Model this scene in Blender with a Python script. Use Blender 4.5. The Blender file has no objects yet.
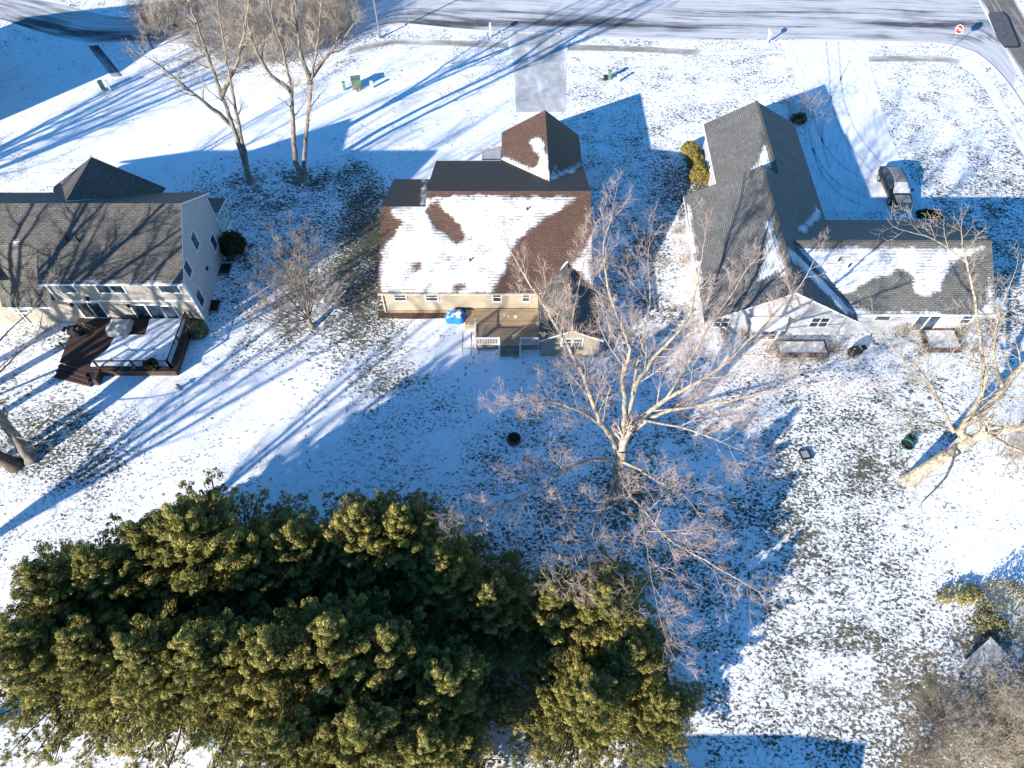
import bpy, bmesh, math, random
import numpy as np
from mathutils import Vector, Matrix
R = math.radians
scn = bpy.context.scene
C = scn.collection
F, TH, H = 700.0, R(56), 46.0

# ---------------------------------------------------------------- geometry of the view (used to read off where things stand)
def ray(u, v):
    x = (u-512)/F; y = (v-384)/F
    return Vector((x, math.cos(TH)-y*math.sin(TH), -math.sin(TH)-y*math.cos(TH)))
def P(u, v, z=0.0):
    d = ray(u, v); t = (z-H)/d.z
    return Vector((d.x*t, d.y*t, z))
def on_y(u, v, Y):
    d = ray(u, v); t = Y/d.y
    return Vector((d.x*t, Y, H+d.z*t))
def on_plane(u, v, p0, n):
    d = ray(u, v); o = Vector((0, 0, H)); t = (Vector(p0)-o).dot(n)/d.dot(n)
    return o+d*t
def Quv(X, Y, Z=0):
    z = Z-H
    f = Y*math.cos(TH)-z*math.sin(TH); q = Y*math.sin(TH)+z*math.cos(TH)
    return 512+F*X/f, 384-F*q/f

# ---------------------------------------------------------------- materials
def newmat(name):
    m = bpy.data.materials.new(name); m.use_nodes = True
    nt = m.node_tree; b = nt.nodes['Principled BSDF']
    return m, nt, b
def N(nt, t, **kw):
    n = nt.nodes.new(t)
    for k, v in kw.items():
        if k.startswith('i_'):
            n.inputs[k[2:].replace('_', ' ')].default_value = v
        else: setattr(n, k, v)
    return n
def math_n(nt, op, a, b=None, clamp=False):
    n = nt.nodes.new('ShaderNodeMath'); n.operation = op; n.use_clamp = clamp
    for i, x in enumerate((a, b)):
        if x is None: continue
        if isinstance(x, (int, float)): n.inputs[i].default_value = x
        else: nt.links.new(x, n.inputs[i])
    return n.outputs[0]
def smooth(nt, val, lo, hi):
    n = nt.nodes.new('ShaderNodeMapRange'); n.interpolation_type = 'SMOOTHSTEP'
    nt.links.new(val, n.inputs['Value'])
    for k, x in (('From Min', lo), ('From Max', hi)):
        if isinstance(x, (int, float)): n.inputs[k].default_value = x
        else: nt.links.new(x, n.inputs[k])
    return n.outputs['Result']
def mix(nt, fac, a, b):
    n = nt.nodes.new('ShaderNodeMix'); n.data_type = 'RGBA'
    for i, x in ((0, fac), (6, a), (7, b)):
        if isinstance(x, (int, float)): n.inputs[i].default_value = x
        elif isinstance(x, tuple): n.inputs[i].default_value = (*x[:3], 1)
        else: nt.links.new(x, n.inputs[i])
    return n.outputs[2]
def noise(nt, vec, scale, detail=3, rough=.55, dist=0.0):
    n = nt.nodes.new('ShaderNodeTexNoise'); n.inputs['Scale'].default_value = scale
    n.inputs['Detail'].default_value = detail; n.inputs['Roughness'].default_value = rough
    n.inputs['Distortion'].default_value = dist
    if vec is not None: nt.links.new(vec, n.inputs['Vector'])
    return n.outputs['Fac']
def geo_pos(nt): return nt.nodes.new('ShaderNodeNewGeometry').outputs['Position']
def objc(nt): return nt.nodes.new('ShaderNodeTexCoord').outputs['Object']
def scaled(nt, vec, s, rot=(0, 0, 0)):
    n = nt.nodes.new('ShaderNodeMapping'); n.inputs['Scale'].default_value = s; n.inputs['Rotation'].default_value = rot
    nt.links.new(vec, n.inputs['Vector']); return n.outputs[0]
def attr(nt, name):
    n = nt.nodes.new('ShaderNodeAttribute'); n.attribute_name = name; return n.outputs['Fac']
def bump(nt, b, height, strength=.5, dist=.05):
    n = nt.nodes.new('ShaderNodeBump'); n.inputs['Strength'].default_value = strength; n.inputs['Distance'].default_value = dist
    nt.links.new(height, n.inputs['Height']); nt.links.new(n.outputs[0], b.inputs['Normal'])

SNOW = (.88, .885, .90)
def simple(name, col, rough=.7, var=.15, scale=3.0, metal=0.0, spec=.3, streak=None):
    m, nt, b = newmat(name)
    vec = objc(nt)
    if streak: vec = scaled(nt, vec, streak)
    f = noise(nt, vec, scale, 5, .6)
    lo = tuple(c*(1-var) for c in col); hi = tuple(min(1, c*(1+var)) for c in col)
    nt.links.new(mix(nt, smooth(nt, f, .3, .7), lo, hi), b.inputs['Base Color'])
    b.inputs['Roughness'].default_value = rough; b.inputs['Metallic'].default_value = metal
    b.inputs['Specular IOR Level'].default_value = spec
    return m

def ground_mat():
    m, nt, b = newmat('snowy_lawn')
    pos = geo_pos(nt)
    bare = attr(nt, 'bare'); tan = attr(nt, 'tan')
    f1 = noise(nt, scaled(nt, pos, (1, 1.35, 1), (0, 0, .5)), 4.2, 4, .66, .7)
    f1b = noise(nt, scaled(nt, pos, (1, 1.5, 1), (0, 0, .9)), 3.0, 5, .7, 1.0)
    gs = smooth(nt, noise(nt, pos, .11, 2, .5), .45, .6)
    f1 = math_n(nt, 'ADD', math_n(nt, 'MULTIPLY', f1, math_n(nt, 'SUBTRACT', 1.0, gs)), math_n(nt, 'MULTIPLY', f1b, gs))
    f2 = noise(nt, pos, .28, 4, .65)
    f3 = noise(nt, scaled(nt, pos, (.55, 1, 1), (0, 0, -.6)), 1.5, 3, .6, .4)
    t = math_n(nt, 'MULTIPLY', bare, -.40)
    t = math_n(nt, 'ADD', t, .745)
    f = math_n(nt, 'ADD', f1, math_n(nt, 'MULTIPLY', math_n(nt, 'SUBTRACT', f2, .5), .34))
    f = math_n(nt, 'ADD', f, math_n(nt, 'MULTIPLY', math_n(nt, 'SUBTRACT', f3, .5), .22))
    g = smooth(nt, math_n(nt, 'SUBTRACT', f, t), -.06, .05)
    fine = noise(nt, pos, 9, 3, .7)
    mid = noise(nt, pos, 1.1, 3, .6)
    grass = mix(nt, smooth(nt, fine, .3, .7), (.022, .028, .016), (.075, .075, .038))
    tanc = mix(nt, smooth(nt, fine, .3, .7), (.10, .075, .04), (.32, .25, .14))
    tf = math_n(nt, 'MULTIPLY', smooth(nt, mid, .3, .6), tan)
    grass = mix(nt, tf, grass, tanc)
    fr = noise(nt, pos, 22, 2, .7)                        # frost caught between the blades
    grass = mix(nt, smooth(nt, fr, .56, .7), grass, (.45, .46, .47))
    # thin snow: a dirty tint where the grass shows through from below
    thin = smooth(nt, math_n(nt, 'SUBTRACT', f, t), -.22, .02)
    ts = math_n(nt, 'MULTIPLY', thin, smooth(nt, noise(nt, pos, .6, 4, .65), .38, .68))
    snow = mix(nt, math_n(nt, 'MULTIPLY', ts, .45), SNOW, (.56, .55, .50))
    nt.links.new(mix(nt, g, snow, grass), b.inputs['Base Color'])
    b.inputs['Roughness'].default_value = .75; b.inputs['Specular IOR Level'].default_value = .12
    h = math_n(nt, 'MULTIPLY', g, -.6)
    h = math_n(nt, 'ADD', h, math_n(nt, 'MULTIPLY', f1, .5))
    h = math_n(nt, 'ADD', h, math_n(nt, 'MULTIPLY', noise(nt, pos, 6, 3, .6), .28))
    h = math_n(nt, 'ADD', h, math_n(nt, 'MULTIPLY', f3, .6))
    bump(nt, b, h, .75, .07)
    return m

def pave_mat(name, dark, light, cover, su=.06, sv=1.6, snow=SNOW, joints=0):
    """paved surface with snow swept into long streaks; uv: u along, v across (metres)"""
    m, nt, b = newmat(name)
    uv = nt.nodes.new('ShaderNodeUVMap'); uv.uv_map = 'UVMap'
    pos = geo_pos(nt)
    s1 = noise(nt, scaled(nt, uv.outputs[0], (su, sv, 1)), 1.0, 5, .62, .35)
    s2 = noise(nt, scaled(nt, uv.outputs[0], (su*3, sv*3.3, 1)), 1.0, 3, .6, .2)
    s3 = noise(nt, pos, .13, 3, .6)
    f = math_n(nt, 'ADD', math_n(nt, 'MULTIPLY', s1, .62), math_n(nt, 'MULTIPLY', s2, .25))
    f = math_n(nt, 'ADD', f, math_n(nt, 'MULTIPLY', s3, .34))
    cv = math_n(nt, 'ADD', attr(nt, 'cover'), cover)      # per-vertex extra snow
    t = math_n(nt, 'SUBTRACT', 1.0, math_n(nt, 'MULTIPLY', cv, .8))
    g = smooth(nt, math_n(nt, 'SUBTRACT', f, t), -.16, .12)
    fine = noise(nt, pos, 14, 3, .7)
    base = mix(nt, smooth(nt, fine, .3, .7), dark, light)
    base = mix(nt, math_n(nt, 'MULTIPLY', smooth(nt, noise(nt, pos, .8, 4, .7), .45, .7), .35), base, tuple(min(1, c*1.9) for c in light))
    sn = mix(nt, smooth(nt, s2, .25, .6), tuple(c*.72 for c in snow), snow)
    nt.links.new(mix(nt, g, base, sn), b.inputs['Base Color'])
    b.inputs['Roughness'].default_value = .7; b.inputs['Specular IOR Level'].default_value = .15
    h = math_n(nt, 'ADD', math_n(nt, 'MULTIPLY', g, .5), math_n(nt, 'MULTIPLY', noise(nt, pos, 4, 3, .6), .3))
    bump(nt, b, h, .35, .04)
    return m

def shingle_mat(name, dark, light, sun_bleach=None):
    m, nt, b = newmat(name)
    uv = nt.nodes.new('ShaderNodeUVMap'); uv.uv_map = 'UVMap'
    br = nt.nodes.new('ShaderNodeTexBrick')
    br.inputs['Scale'].default_value = 1; br.inputs['Brick Width'].default_value = .42
    br.inputs['Row Height'].default_value = .17; br.inputs['Mortar Size'].default_value = .018
    br.inputs['Color1'].default_value = (*dark, 1); br.inputs['Color2'].default_value = (*light, 1)
    br.inputs['Mortar'].default_value = (*[c*.35 for c in dark], 1)
    br.inputs['Mortar Smooth'].default_value = .4
    nt.links.new(uv.outputs[0], br.inputs['Vector'])
    pos = objc(nt)
    gr = noise(nt, pos, 9, 5, .75)
    col = mix(nt, smooth(nt, gr, .32, .68), (0, 0, 0), (1, 1, 1))
    mm = nt.nodes.new('ShaderNodeMix'); mm.data_type = 'RGBA'; mm.blend_type = 'OVERLAY'; mm.inputs[0].default_value = .38
    nt.links.new(br.outputs['Color'], mm.inputs[6]); nt.links.new(col, mm.inputs[7])
    big = noise(nt, scaled(nt, uv.outputs[0], (1, .35, 1)), .7, 4, .6)
    base = mix(nt, math_n(nt, 'MULTIPLY', smooth(nt, big, .35, .7), .45), mm.outputs[2], tuple(c*.62 for c in dark))
    # snow: attribute is signed distance in metres to the edge of the patch
    sd = attr(nt, 'snow')
    row = nt.nodes.new('ShaderNodeTexWave'); row.wave_type = 'BANDS'; row.bands_direction = 'Y'; row.wave_profile = 'SAW'
    row.inputs['Scale'].default_value = 1/(.17*20/ (2*math.pi)) / 1.0 if False else 1.0
    sep = nt.nodes.new('ShaderNodeSeparateXYZ'); nt.links.new(uv.outputs[0], sep.inputs[0])
    rowf = math_n(nt, 'FRACT', math_n(nt, 'DIVIDE', sep.outputs['Y'], .17*1.5))
    e = math_n(nt, 'ADD', sd, math_n(nt, 'MULTIPLY', math_n(nt, 'SUBTRACT', noise(nt, pos, .8, 4, .65), .5), 1.3))
    e = math_n(nt, 'ADD', e, math_n(nt, 'MULTIPLY', math_n(nt, 'SUBTRACT', rowf, .5), .16))
    e = math_n(nt, 'ADD', e, math_n(nt, 'MULTIPLY', math_n(nt, 'SUBTRACT', noise(nt, scaled(nt, uv.outputs[0], (1, 2, 1)), 4, 3, .7), .5), .6))
    g = smooth(nt, e, -.14, .24)
    nt.nodes.remove(row)
    hole = smooth(nt, noise(nt, pos, .5, 5, .7), .47, .62)
    rm = smooth(nt, rowf, .62, .40)
    fine_h = smooth(nt, noise(nt, scaled(nt, uv.outputs[0], (1, 2.5, 1)), 5, 3, .7), .42, .58)
    g = math_n(nt, 'MULTIPLY', g, math_n(nt, 'SUBTRACT', 1.0, math_n(nt, 'MULTIPLY', math_n(nt, 'MULTIPLY', hole, math_n(nt, 'MAXIMUM', math_n(nt, 'MULTIPLY', rm, .8), math_n(nt, 'MULTIPLY', fine_h, .5))), .85)))
    # light dusting inside the patch where courses show faintly through
    dust = math_n(nt, 'MULTIPLY', smooth(nt, rowf, .05, .0), smooth(nt, sd, 2.0, .4))
    sn = mix(nt, math_n(nt, 'MULTIPLY', dust, .35), mix(nt, smooth(nt, noise(nt, scaled(nt, uv.outputs[0], (.6, 2.5, 1)), 2, 4, .65), .35, .7), (.70, .71, .73), (.86, .86, .87)), (.45, .45, .47))
    nt.links.new(mix(nt, g, base, sn), b.inputs['Base Color'])
    b.inputs['Roughness'].default_value = .7; b.inputs['Specular IOR Level'].default_value = .4
    h = math_n(nt, 'ADD', math_n(nt, 'MULTIPLY', br.outputs['Fac'], -.25), math_n(nt, 'MULTIPLY', g, 1.2))
    h = math_n(nt, 'ADD', h, math_n(nt, 'MULTIPLY', gr, .4))
    bump(nt, b, h, .7, .05)
    return m

def siding_mat(name, col, lap=.2):
    m, nt, b = newmat(name)
    pos = objc(nt); sep = nt.nodes.new('ShaderNodeSeparateXYZ'); nt.links.new(pos, sep.inputs[0])
    fr = math_n(nt, 'FRACT', math_n(nt, 'DIVIDE', sep.outputs['Z'], lap))
    line = smooth(nt, fr, .0, .14)
    nz = noise(nt, pos, 1.3, 5, .65)
    c = mix(nt, smooth(nt, nz, .3, .75), tuple(x*.86 for x in col), col)
    c = mix(nt, line, tuple(x*.48 for x in col), c)
    nt.links.new(c, b.inputs['Base Color']); b.inputs['Roughness'].default_value = .6; b.inputs['Specular IOR Level'].default_value = .25
    bump(nt, b, fr, .5, .02)
    return m

def bark_mat(name, lo, hi):
    m, nt, b = newmat(name)
    pos = objc(nt)
    f = noise(nt, scaled(nt, pos, (1, 1, .35)), 5, 5, .7)
    g = noise(nt, pos, .7, 3, .6)
    c = mix(nt, smooth(nt, f, .3, .7), lo, hi)
    c = mix(nt, math_n(nt, 'MULTIPLY', smooth(nt, g, .5, .75), .5), c, tuple(x*.45 for x in lo))
    nt.links.new(c, b.inputs['Base Color']); b.inputs['Roughness'].default_value = .9; b.inputs['Specular IOR Level'].default_value = .1
    bump(nt, b, f, .7, .04)
    return m

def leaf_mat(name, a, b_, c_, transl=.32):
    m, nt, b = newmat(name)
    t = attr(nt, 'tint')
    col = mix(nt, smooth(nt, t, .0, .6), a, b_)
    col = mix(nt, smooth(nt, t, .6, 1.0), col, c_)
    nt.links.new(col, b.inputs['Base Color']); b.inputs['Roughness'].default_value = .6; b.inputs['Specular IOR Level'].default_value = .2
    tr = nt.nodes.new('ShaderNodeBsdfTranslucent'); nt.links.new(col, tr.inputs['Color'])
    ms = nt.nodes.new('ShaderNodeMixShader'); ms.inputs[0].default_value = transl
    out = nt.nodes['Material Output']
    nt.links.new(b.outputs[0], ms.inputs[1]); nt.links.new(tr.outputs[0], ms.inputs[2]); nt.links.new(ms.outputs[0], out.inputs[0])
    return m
def glass_mat(name, col=(.02, .03, .045), rough=.06):
    m, nt, b = newmat(name)
    f = noise(nt, objc(nt), 1.2, 2, .5)
    nt.links.new(mix(nt, smooth(nt, f, .35, .65), col, tuple(c*2.4 for c in col)), b.inputs['Base Color'])
    b.inputs['Roughness'].default_value = rough; b.inputs['Specular IOR Level'].default_value = .8
    return m
def snowtop_mat(name, col, thr=.5, sc=1.2, amt=.9, rough=.7):
    """an object's own colour with snow lying on what faces up"""
    m, nt, b = newmat(name)
    g = nt.nodes.new('ShaderNodeNewGeometry'); sep = nt.nodes.new('ShaderNodeSeparateXYZ'); nt.links.new(g.outputs['Normal'], sep.inputs[0])
    f = noise(nt, objc(nt), sc, 4, .65)
    up = smooth(nt, math_n(nt, 'ADD', sep.outputs['Z'], math_n(nt, 'MULTIPLY', math_n(nt, 'SUBTRACT', f, .5), 1.6)), thr, thr+.15)
    base = mix(nt, smooth(nt, noise(nt, objc(nt), 6, 4, .6), .3, .7), tuple(c*.8 for c in col), tuple(c*1.2 for c in col))
    nt.links.new(mix(nt, math_n(nt, 'MULTIPLY', up, amt), base, SNOW), b.inputs['Base Color'])
    b.inputs['Roughness'].default_value = rough; b.inputs['Specular IOR Level'].default_value = .2
    return m
def deck_mat(name, col, w=.14, axis='Y', snow_thr=.8):
    m, nt, b = newmat(name)
    pos = objc(nt); sep = nt.nodes.new('ShaderNodeSeparateXYZ'); nt.links.new(pos, sep.inputs[0])
    q = math_n(nt, 'DIVIDE', sep.outputs[axis], w)
    fr = math_n(nt, 'FRACT', q); fl = math_n(nt, 'FLOOR', q)
    wn = nt.nodes.new('ShaderNodeTexWhiteNoise'); wn.noise_dimensions = '1D'; nt.links.new(fl, wn.inputs['W'])
    st = (.25, 3, 1) if axis == 'Y' else (3, .25, 1)
    gr = noise(nt, scaled(nt, pos, st), 3, 4, .6)
    c = mix(nt, wn.outputs['Value'], tuple(x*.8 for x in col), tuple(x*1.15 for x in col))
    c = mix(nt, math_n(nt, 'MULTIPLY', smooth(nt, gr, .35, .7), .4), c, tuple(x*.6 for x in col))
    c = mix(nt, smooth(nt, fr, .10, .02), c, tuple(x*.25 for x in col))
    s = smooth(nt, noise(nt, pos, .7, 5, .7), snow_thr-.2, snow_thr-.14)
    nt.links.new(mix(nt, s, c, SNOW), b.inputs['Base Color'])
    b.inputs['Roughness'].default_value = .7; b.inputs['Specular IOR Level'].default_value = .2
    return m

M = {}
M['ground'] = ground_mat()
M['road'] = pave_mat('snow_streaked_asphalt', (.045, .045, .05), (.12, .12, .125), .60, .06, .9, snow=(.60, .60, .62))
M['road_shade'] = pave_mat('shaded_asphalt', (.035, .035, .04), (.09, .09, .095), .50, .06, .8, snow=(.6, .6, .62))  # darker copy of the road asphalt, shade painted into its colour
M['side_road'] = pave_mat('bare_wet_asphalt', (.13, .115, .10), (.20, .18, .16), .30, .04, 1.5)
M['patch'] = simple('dark_asphalt_patch', (.10, .095, .095), .6, .25, 2)
M['seal'] = simple('black_seal', (.015, .015, .017), .5)
M['walk'] = pave_mat('snowy_concrete', (.20, .18, .15), (.36, .33, .28), .60, .09, .5)
M['drive'] = pave_mat('driveway_concrete', (.36, .36, .36), (.46, .46, .46), .66, .10, .35)
M['drive_snow'] = pave_mat('packed_snow_drive', (.30, .29, .27), (.45, .44, .42), .86, .14, .8)
M['kerb'] = snowtop_mat('snowy_kerb', (.30, .29, .27), .5, .6, .8)
M['roof_brown'] = shingle_mat('brown_shingles', (.112, .062, .043), (.152, .090, .064))
M['roof_grey'] = shingle_mat('grey_shingles', (.135, .13, .122), (.185, .178, .168))
M['roof_taupe'] = shingle_mat('taupe_shingles', (.085, .078, .07), (.13, .12, .107))
M['trim'] = simple('white_trim', (.74, .74, .72), .45, .06)
M['trim_brown'] = simple('brown_trim', (.16, .12, .09), .5, .1)
M['trim_tan'] = simple('tan_trim', (.55, .48, .38), .5, .08)
M['cream'] = siding_mat('cream_siding', (.47, .405, .30))
M['cream_left'] = siding_mat('pale_cream_siding', (.40, .365, .31))
M['white_sid'] = siding_mat('white_siding', (.44, .45, .475))
M['grey_sid'] = siding_mat('taupe_siding', (.36, .32, .25))
M['found'] = simple('foundation', (.30, .22, .15), .9, .2)
M['glass'] = glass_mat('window_glass')
M['glass_door'] = glass_mat('door_glass', (.025, .038, .034), .1)
M['green_curtain'] = simple('green_door', (.20, .32, .20), .5)
M['deck_tan'] = deck_mat('tan_deck_boards', (.40, .29, .19), .14, 'Y', .83)
M['deck_brown'] = deck_mat('dark_brown_deck_boards', (.07, .045, .040), .14, 'Y', .9)
M['deck_dark'] = simple('dark_brown_composite', (.07, .042, .033), .6, .15)
M['snowcap'] = simple('snow', SNOW, .8, .05, 2)
M['bed_snow'] = simple('bed_snow', (.62, .61, .60), .85, .3, 3)
M['black'] = simple('black_metal', (.012, .012, .014), .4, .1)
M['blackcloth'] = snowtop_mat('black_cover', (.018, .018, .022), .96, 3, .6)
M['tarp_blue'] = snowtop_mat('blue_tarp', (.02, .20, .62), .80, 2.5, .95, .45)
M['tarp_grey'] = simple('grey_cover', (.42, .40, .38), .55, .25, 2.5)
M['bark'] = bark_mat('grey_brown_bark', (.13, .11, .09), (.33, .285, .235))
M['bark_pale'] = bark_mat('pale_tan_bark', (.15, .125, .095), (.50, .44, .345))
M['bark_dark'] = bark_mat('dark_bark', (.07, .055, .042), (.18, .14, .10))
M['twig_red'] = simple('reddish_twigs', (.47, .36, .30), .85, .3, .6)
M['twig_tan'] = simple('tan_twigs', (.46, .38, .28), .85, .3, .6)
M['twig_grey'] = simple('grey_brown_twigs', (.26, .21, .17), .85, .3, .6)
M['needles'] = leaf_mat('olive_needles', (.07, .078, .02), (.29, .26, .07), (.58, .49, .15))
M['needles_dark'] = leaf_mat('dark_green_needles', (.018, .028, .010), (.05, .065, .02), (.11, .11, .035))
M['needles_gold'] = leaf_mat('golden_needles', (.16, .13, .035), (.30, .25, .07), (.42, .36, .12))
M['needles_rust'] = leaf_mat('rusty_leaves', (.12, .13, .06), (.26, .25, .11), (.40, .27, .14))
M['metal_green'] = simple('green_utility_paint', (.14, .24, .15), .5, .1)
M['metal_grey'] = simple('galvanised_metal', (.30, .30, .31), .4, .15, 4, .6)
M['white_plastic'] = simple('white_plastic', (.75, .75, .73), .4, .05)
M['red'] = simple('red_paint', (.50, .02, .02), .45, .08)
M['wood'] = simple('weathered_wood', (.30, .24, .18), .8, .25)
M['rust'] = simple('rusty_iron', (.10, .055, .035), .8, .3, 5)
M['ash'] = simple('dark_ash', (.03, .03, .03), .95, .3, 5)
M['tub_green'] = simple('green_plastic_rim', (.02, .11, .075), .4, .1)
M['mulch'] = simple('brown_mulch', (.10, .065, .042), .95, .5, 6)
M['canvas'] = simple('grey_canvas', (.32, .33, .34), .7, .35, 2.2)
M['tyre'] = simple('tyre_rubber', (.015, .015, .016), .8, .1)
M['rim'] = simple('alloy_wheel', (.45, .45, .47), .3, .1, 4, .8)
M['carpaint'] = simple('charcoal_car_paint', (.014, .018, .018), .3, .2, 3, .1, .5)
M['frost'] = simple('frosted_paint', (.24, .23, .21), .7, .18, 4)
M['frost_glass'] = simple('frosted_glass', (.50, .51, .52), .6, .15, 5)
M['lamp_glass'] = simple('headlight_glass', (.7, .7, .7), .15, .05, 4, 0, .8)
M['lamp_red'] = simple('tail_lamp_red', (.35, .01, .01), .25, .05)

# ---------------------------------------------------------------- object helpers
def tag(o, label=None, cat=None, group=None, kind=None):
    if label: o['label'] = label
    if cat: o['category'] = cat
    if group: o['group'] = group
    if kind: o['kind'] = kind
    return o
def thing(name, label, cat, loc=(0, 0, 0), rotz=0.0, group=None):
    o = bpy.data.objects.new(name, None); C.objects.link(o); o.empty_display_size = .3
    o.location = loc; o.rotation_euler = (0, 0, rotz)
    return tag(o, label, cat, group)
def obj(name, verts, faces, mats, parent=None, fm=None, smooth_=False):
    me = bpy.data.meshes.new(name); me.from_pydata([tuple(v) for v in verts], [], faces)
    if not isinstance(mats, (list, tuple)): mats = [mats]
    for m in mats: me.materials.append(m)
    if fm: me.polygons.foreach_set('material_index', fm)
    if smooth_: me.polygons.foreach_set('use_smooth', [True]*len(me.polygons))
    me.update()
    o = bpy.data.objects.new(name, me); C.objects.link(o)
    if parent: o.parent = parent
    return o
def dup(root, loc, rotz, scale=1.0, label=None, group=None, sz=None):
    r = root.copy(); C.objects.link(r); r.location = loc; r.rotation_euler = (0, 0, rotz); r.scale = (scale, scale, sz or scale)
    if label: r['label'] = label
    if group: r['group'] = group
    for ch in list(root.children):
        c = ch.copy(); C.objects.link(c); c.parent = r
        for g in ch.children:
            d = g.copy(); C.objects.link(d); d.parent = c
    return r

class MB:
    def __init__(s): s.v = []; s.f = []; s.m = []
    def add(s, vs, fs, mi=0):
        b = len(s.v); s.v += [Vector(p) for p in vs]; s.f += [tuple(i+b for i in f) for f in fs]; s.m += [mi]*len(fs); return s
    def box(s, x0, x1, y0, y1, z0, z1, mi=0, sh=0.0, shy=0.0):
        vs = [(x, y, z) for z in (z0, z1) for x, y in ((x0, y0), (x1, y0), (x1, y1), (x0, y1))]
        vs = [(x+sh*(y-shy), y, z) for x, y, z in vs]
        return s.add(vs, [(0, 3, 2, 1), (4, 5, 6, 7), (0, 1, 5, 4), (1, 2, 6, 5), (2, 3, 7, 6), (3, 0, 4, 7)], mi)
    def prism(s, poly, z0, z1, mi=0):
        n = len(poly)
        vs = [(p[0], p[1], z0) for p in poly]+[(p[0], p[1], z1) for p in poly]
        return s.add(vs, [tuple(range(n))[::-1], tuple(range(n, 2*n))]+[(i, (i+1) % n, n+(i+1) % n, n+i) for i in range(n)], mi)
    def bar(s, a, b, w, h=None, mi=0):
        a = Vector(a); b = Vector(b); d = (b-a)
        if d.length < 1e-6: return s
        d.normalize(); h = h or w
        up = Vector((0, 0, 1)) if abs(d.z) < .95 else Vector((0, 1, 0))
        x = d.cross(up).normalized(); y = x.cross(d).normalized()
        vs = []
        for p in (a, b):
            for sx, sy in ((-1, -1), (1, -1), (1, 1), (-1, 1)): vs.append(p+x*sx*w/2+y*sy*h/2)
        return s.add(vs, [(0, 3, 2, 1), (4, 5, 6, 7), (0, 1, 5, 4), (1, 2, 6, 5), (2, 3, 7, 6), (3, 0, 4, 7)], mi)
    def tube(s, pts, rad, n=8, mi=0, cap=True):
        pts = [Vector(p) for p in pts]
        b = len(s.v)
        for i, p in enumerate(pts):
            d = (pts[min(i+1, len(pts)-1)]-pts[max(i-1, 0)]).normalized()
            up = Vector((0, 0, 1)) if abs(d.z) < .9 else Vector((1, 0, 0))
            x = d.cross(up).normalized(); y = x.cross(d)
            r = rad[i] if isinstance(rad, (list, tuple)) else rad
            for k in range(n):
                a = 2*math.pi*k/n; s.v.append(p+x*math.cos(a)*r+y*math.sin(a)*r)
        for i in range(len(pts)-1):
            for k in range(n):
                s.f.append((b+i*n+k, b+i*n+(k+1) % n, b+(i+1)*n+(k+1) % n, b+(i+1)*n+k)); s.m.append(mi)
        if cap:
            s.f.append(tuple(b+k for k in range(n))[::-1]); s.m.append(mi)
            e = b+(len(pts)-1)*n; s.f.append(tuple(e+k for k in range(n))); s.m.append(mi)
        return s
    def lathe(s, prof, n=16, c=(0, 0), mi=0, jit=0, rng=None):
        b = len(s.v)
        for r, z in prof:
            for k in range(n):
                a = 2*math.pi*k/n; rr = r*(1+(rng.uniform(-jit, jit) if rng else 0))
                s.v.append(Vector((c[0]+rr*math.cos(a), c[1]+rr*math.sin(a), z)))
        for i in range(len(prof)-1):
            for k in range(n):
                s.f.append((b+i*n+k, b+i*n+(k+1) % n, b+(i+1)*n+(k+1) % n, b+(i+1)*n+k)); s.m.append(mi)
        return s
    def build(s, name, mats, parent=None, smooth_=False, off=None):
        if off is not None: s.v = [p-Vector(off) for p in s.v]
        return obj(name, s.v, s.f, mats, parent, s.m, smooth_)

# ---------------------------------------------------------------- light, world, camera
SUN_AZ, SUN_EL = 44.5, 19.0                      # direction the shadows run (from +x towards +y) and the sun's height
sd = bpy.data.lights.new('sun', 'SUN'); sd.energy = 5.0; sd.angle = R(.5); sd.color = (1.0, .925, .82)
so = bpy.data.objects.new('sun', sd); C.objects.link(so)
dirv = Vector((math.cos(R(SUN_AZ))*math.cos(R(SUN_EL)), math.sin(R(SUN_AZ))*math.cos(R(SUN_EL)), -math.sin(R(SUN_EL))))
so.rotation_euler = dirv.to_track_quat('-Z', 'Y').to_euler()
so.location = -dirv*200+Vector((0, 40, 0))
w = bpy.data.worlds.new('World'); scn.world = w; w.use_nodes = True
wt = w.node_tree; bg = wt.nodes['Background']
sky = wt.nodes.new('ShaderNodeTexSky'); sky.sky_type = 'NISHITA'; sky.sun_disc = False
sky.sun_elevation = R(SUN_EL)
tosun = -dirv
sky.sun_rotation = math.atan2(tosun.x, tosun.y)
sky.dust_density = .1; sky.ozone_density = 4.0; sky.air_density = 1.0
hs = wt.nodes.new('ShaderNodeHueSaturation'); hs.inputs['Saturation'].default_value = 1.25
wt.links.new(sky.outputs[0], hs.inputs['Color']); wt.links.new(hs.outputs[0], bg.inputs['Color']); bg.inputs['Strength'].default_value = .112
cam = bpy.data.cameras.new('camera'); co = bpy.data.objects.new('camera', cam); C.objects.link(co); scn.camera = co
cam.sensor_width = 36; cam.lens = 36*F/1024; cam.clip_end = 2500; cam.clip_start = .5
co.location = (0, 0, H); co.rotation_euler = (math.pi/2-TH, 0, 0)
vs_ = scn.view_settings; vs_.view_transform = 'Standard'; vs_.look = 'None'; vs_.gamma = 1; vs_.use_curve_mapping = False
vs_.exposure = 1.15
scn.cycles.max_bounces = 5; scn.cycles.diffuse_bounces = 3; scn.cycles.transparent_max_bounces = 4
scn.cycles.use_denoising = True

# ---------------------------------------------------------------- ground
def axis_pts(lo, hi, step, far):
    a = list(np.arange(lo, hi+1e-6, step)); s = step*1.5; x = hi
    while x < far: x += s; a.append(x); s *= 1.35
    s = step*1.5; x = lo; pre = []
    while x > -far: x -= s; pre.append(x); s *= 1.35
    return np.array(pre[::-1]+a)
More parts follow.
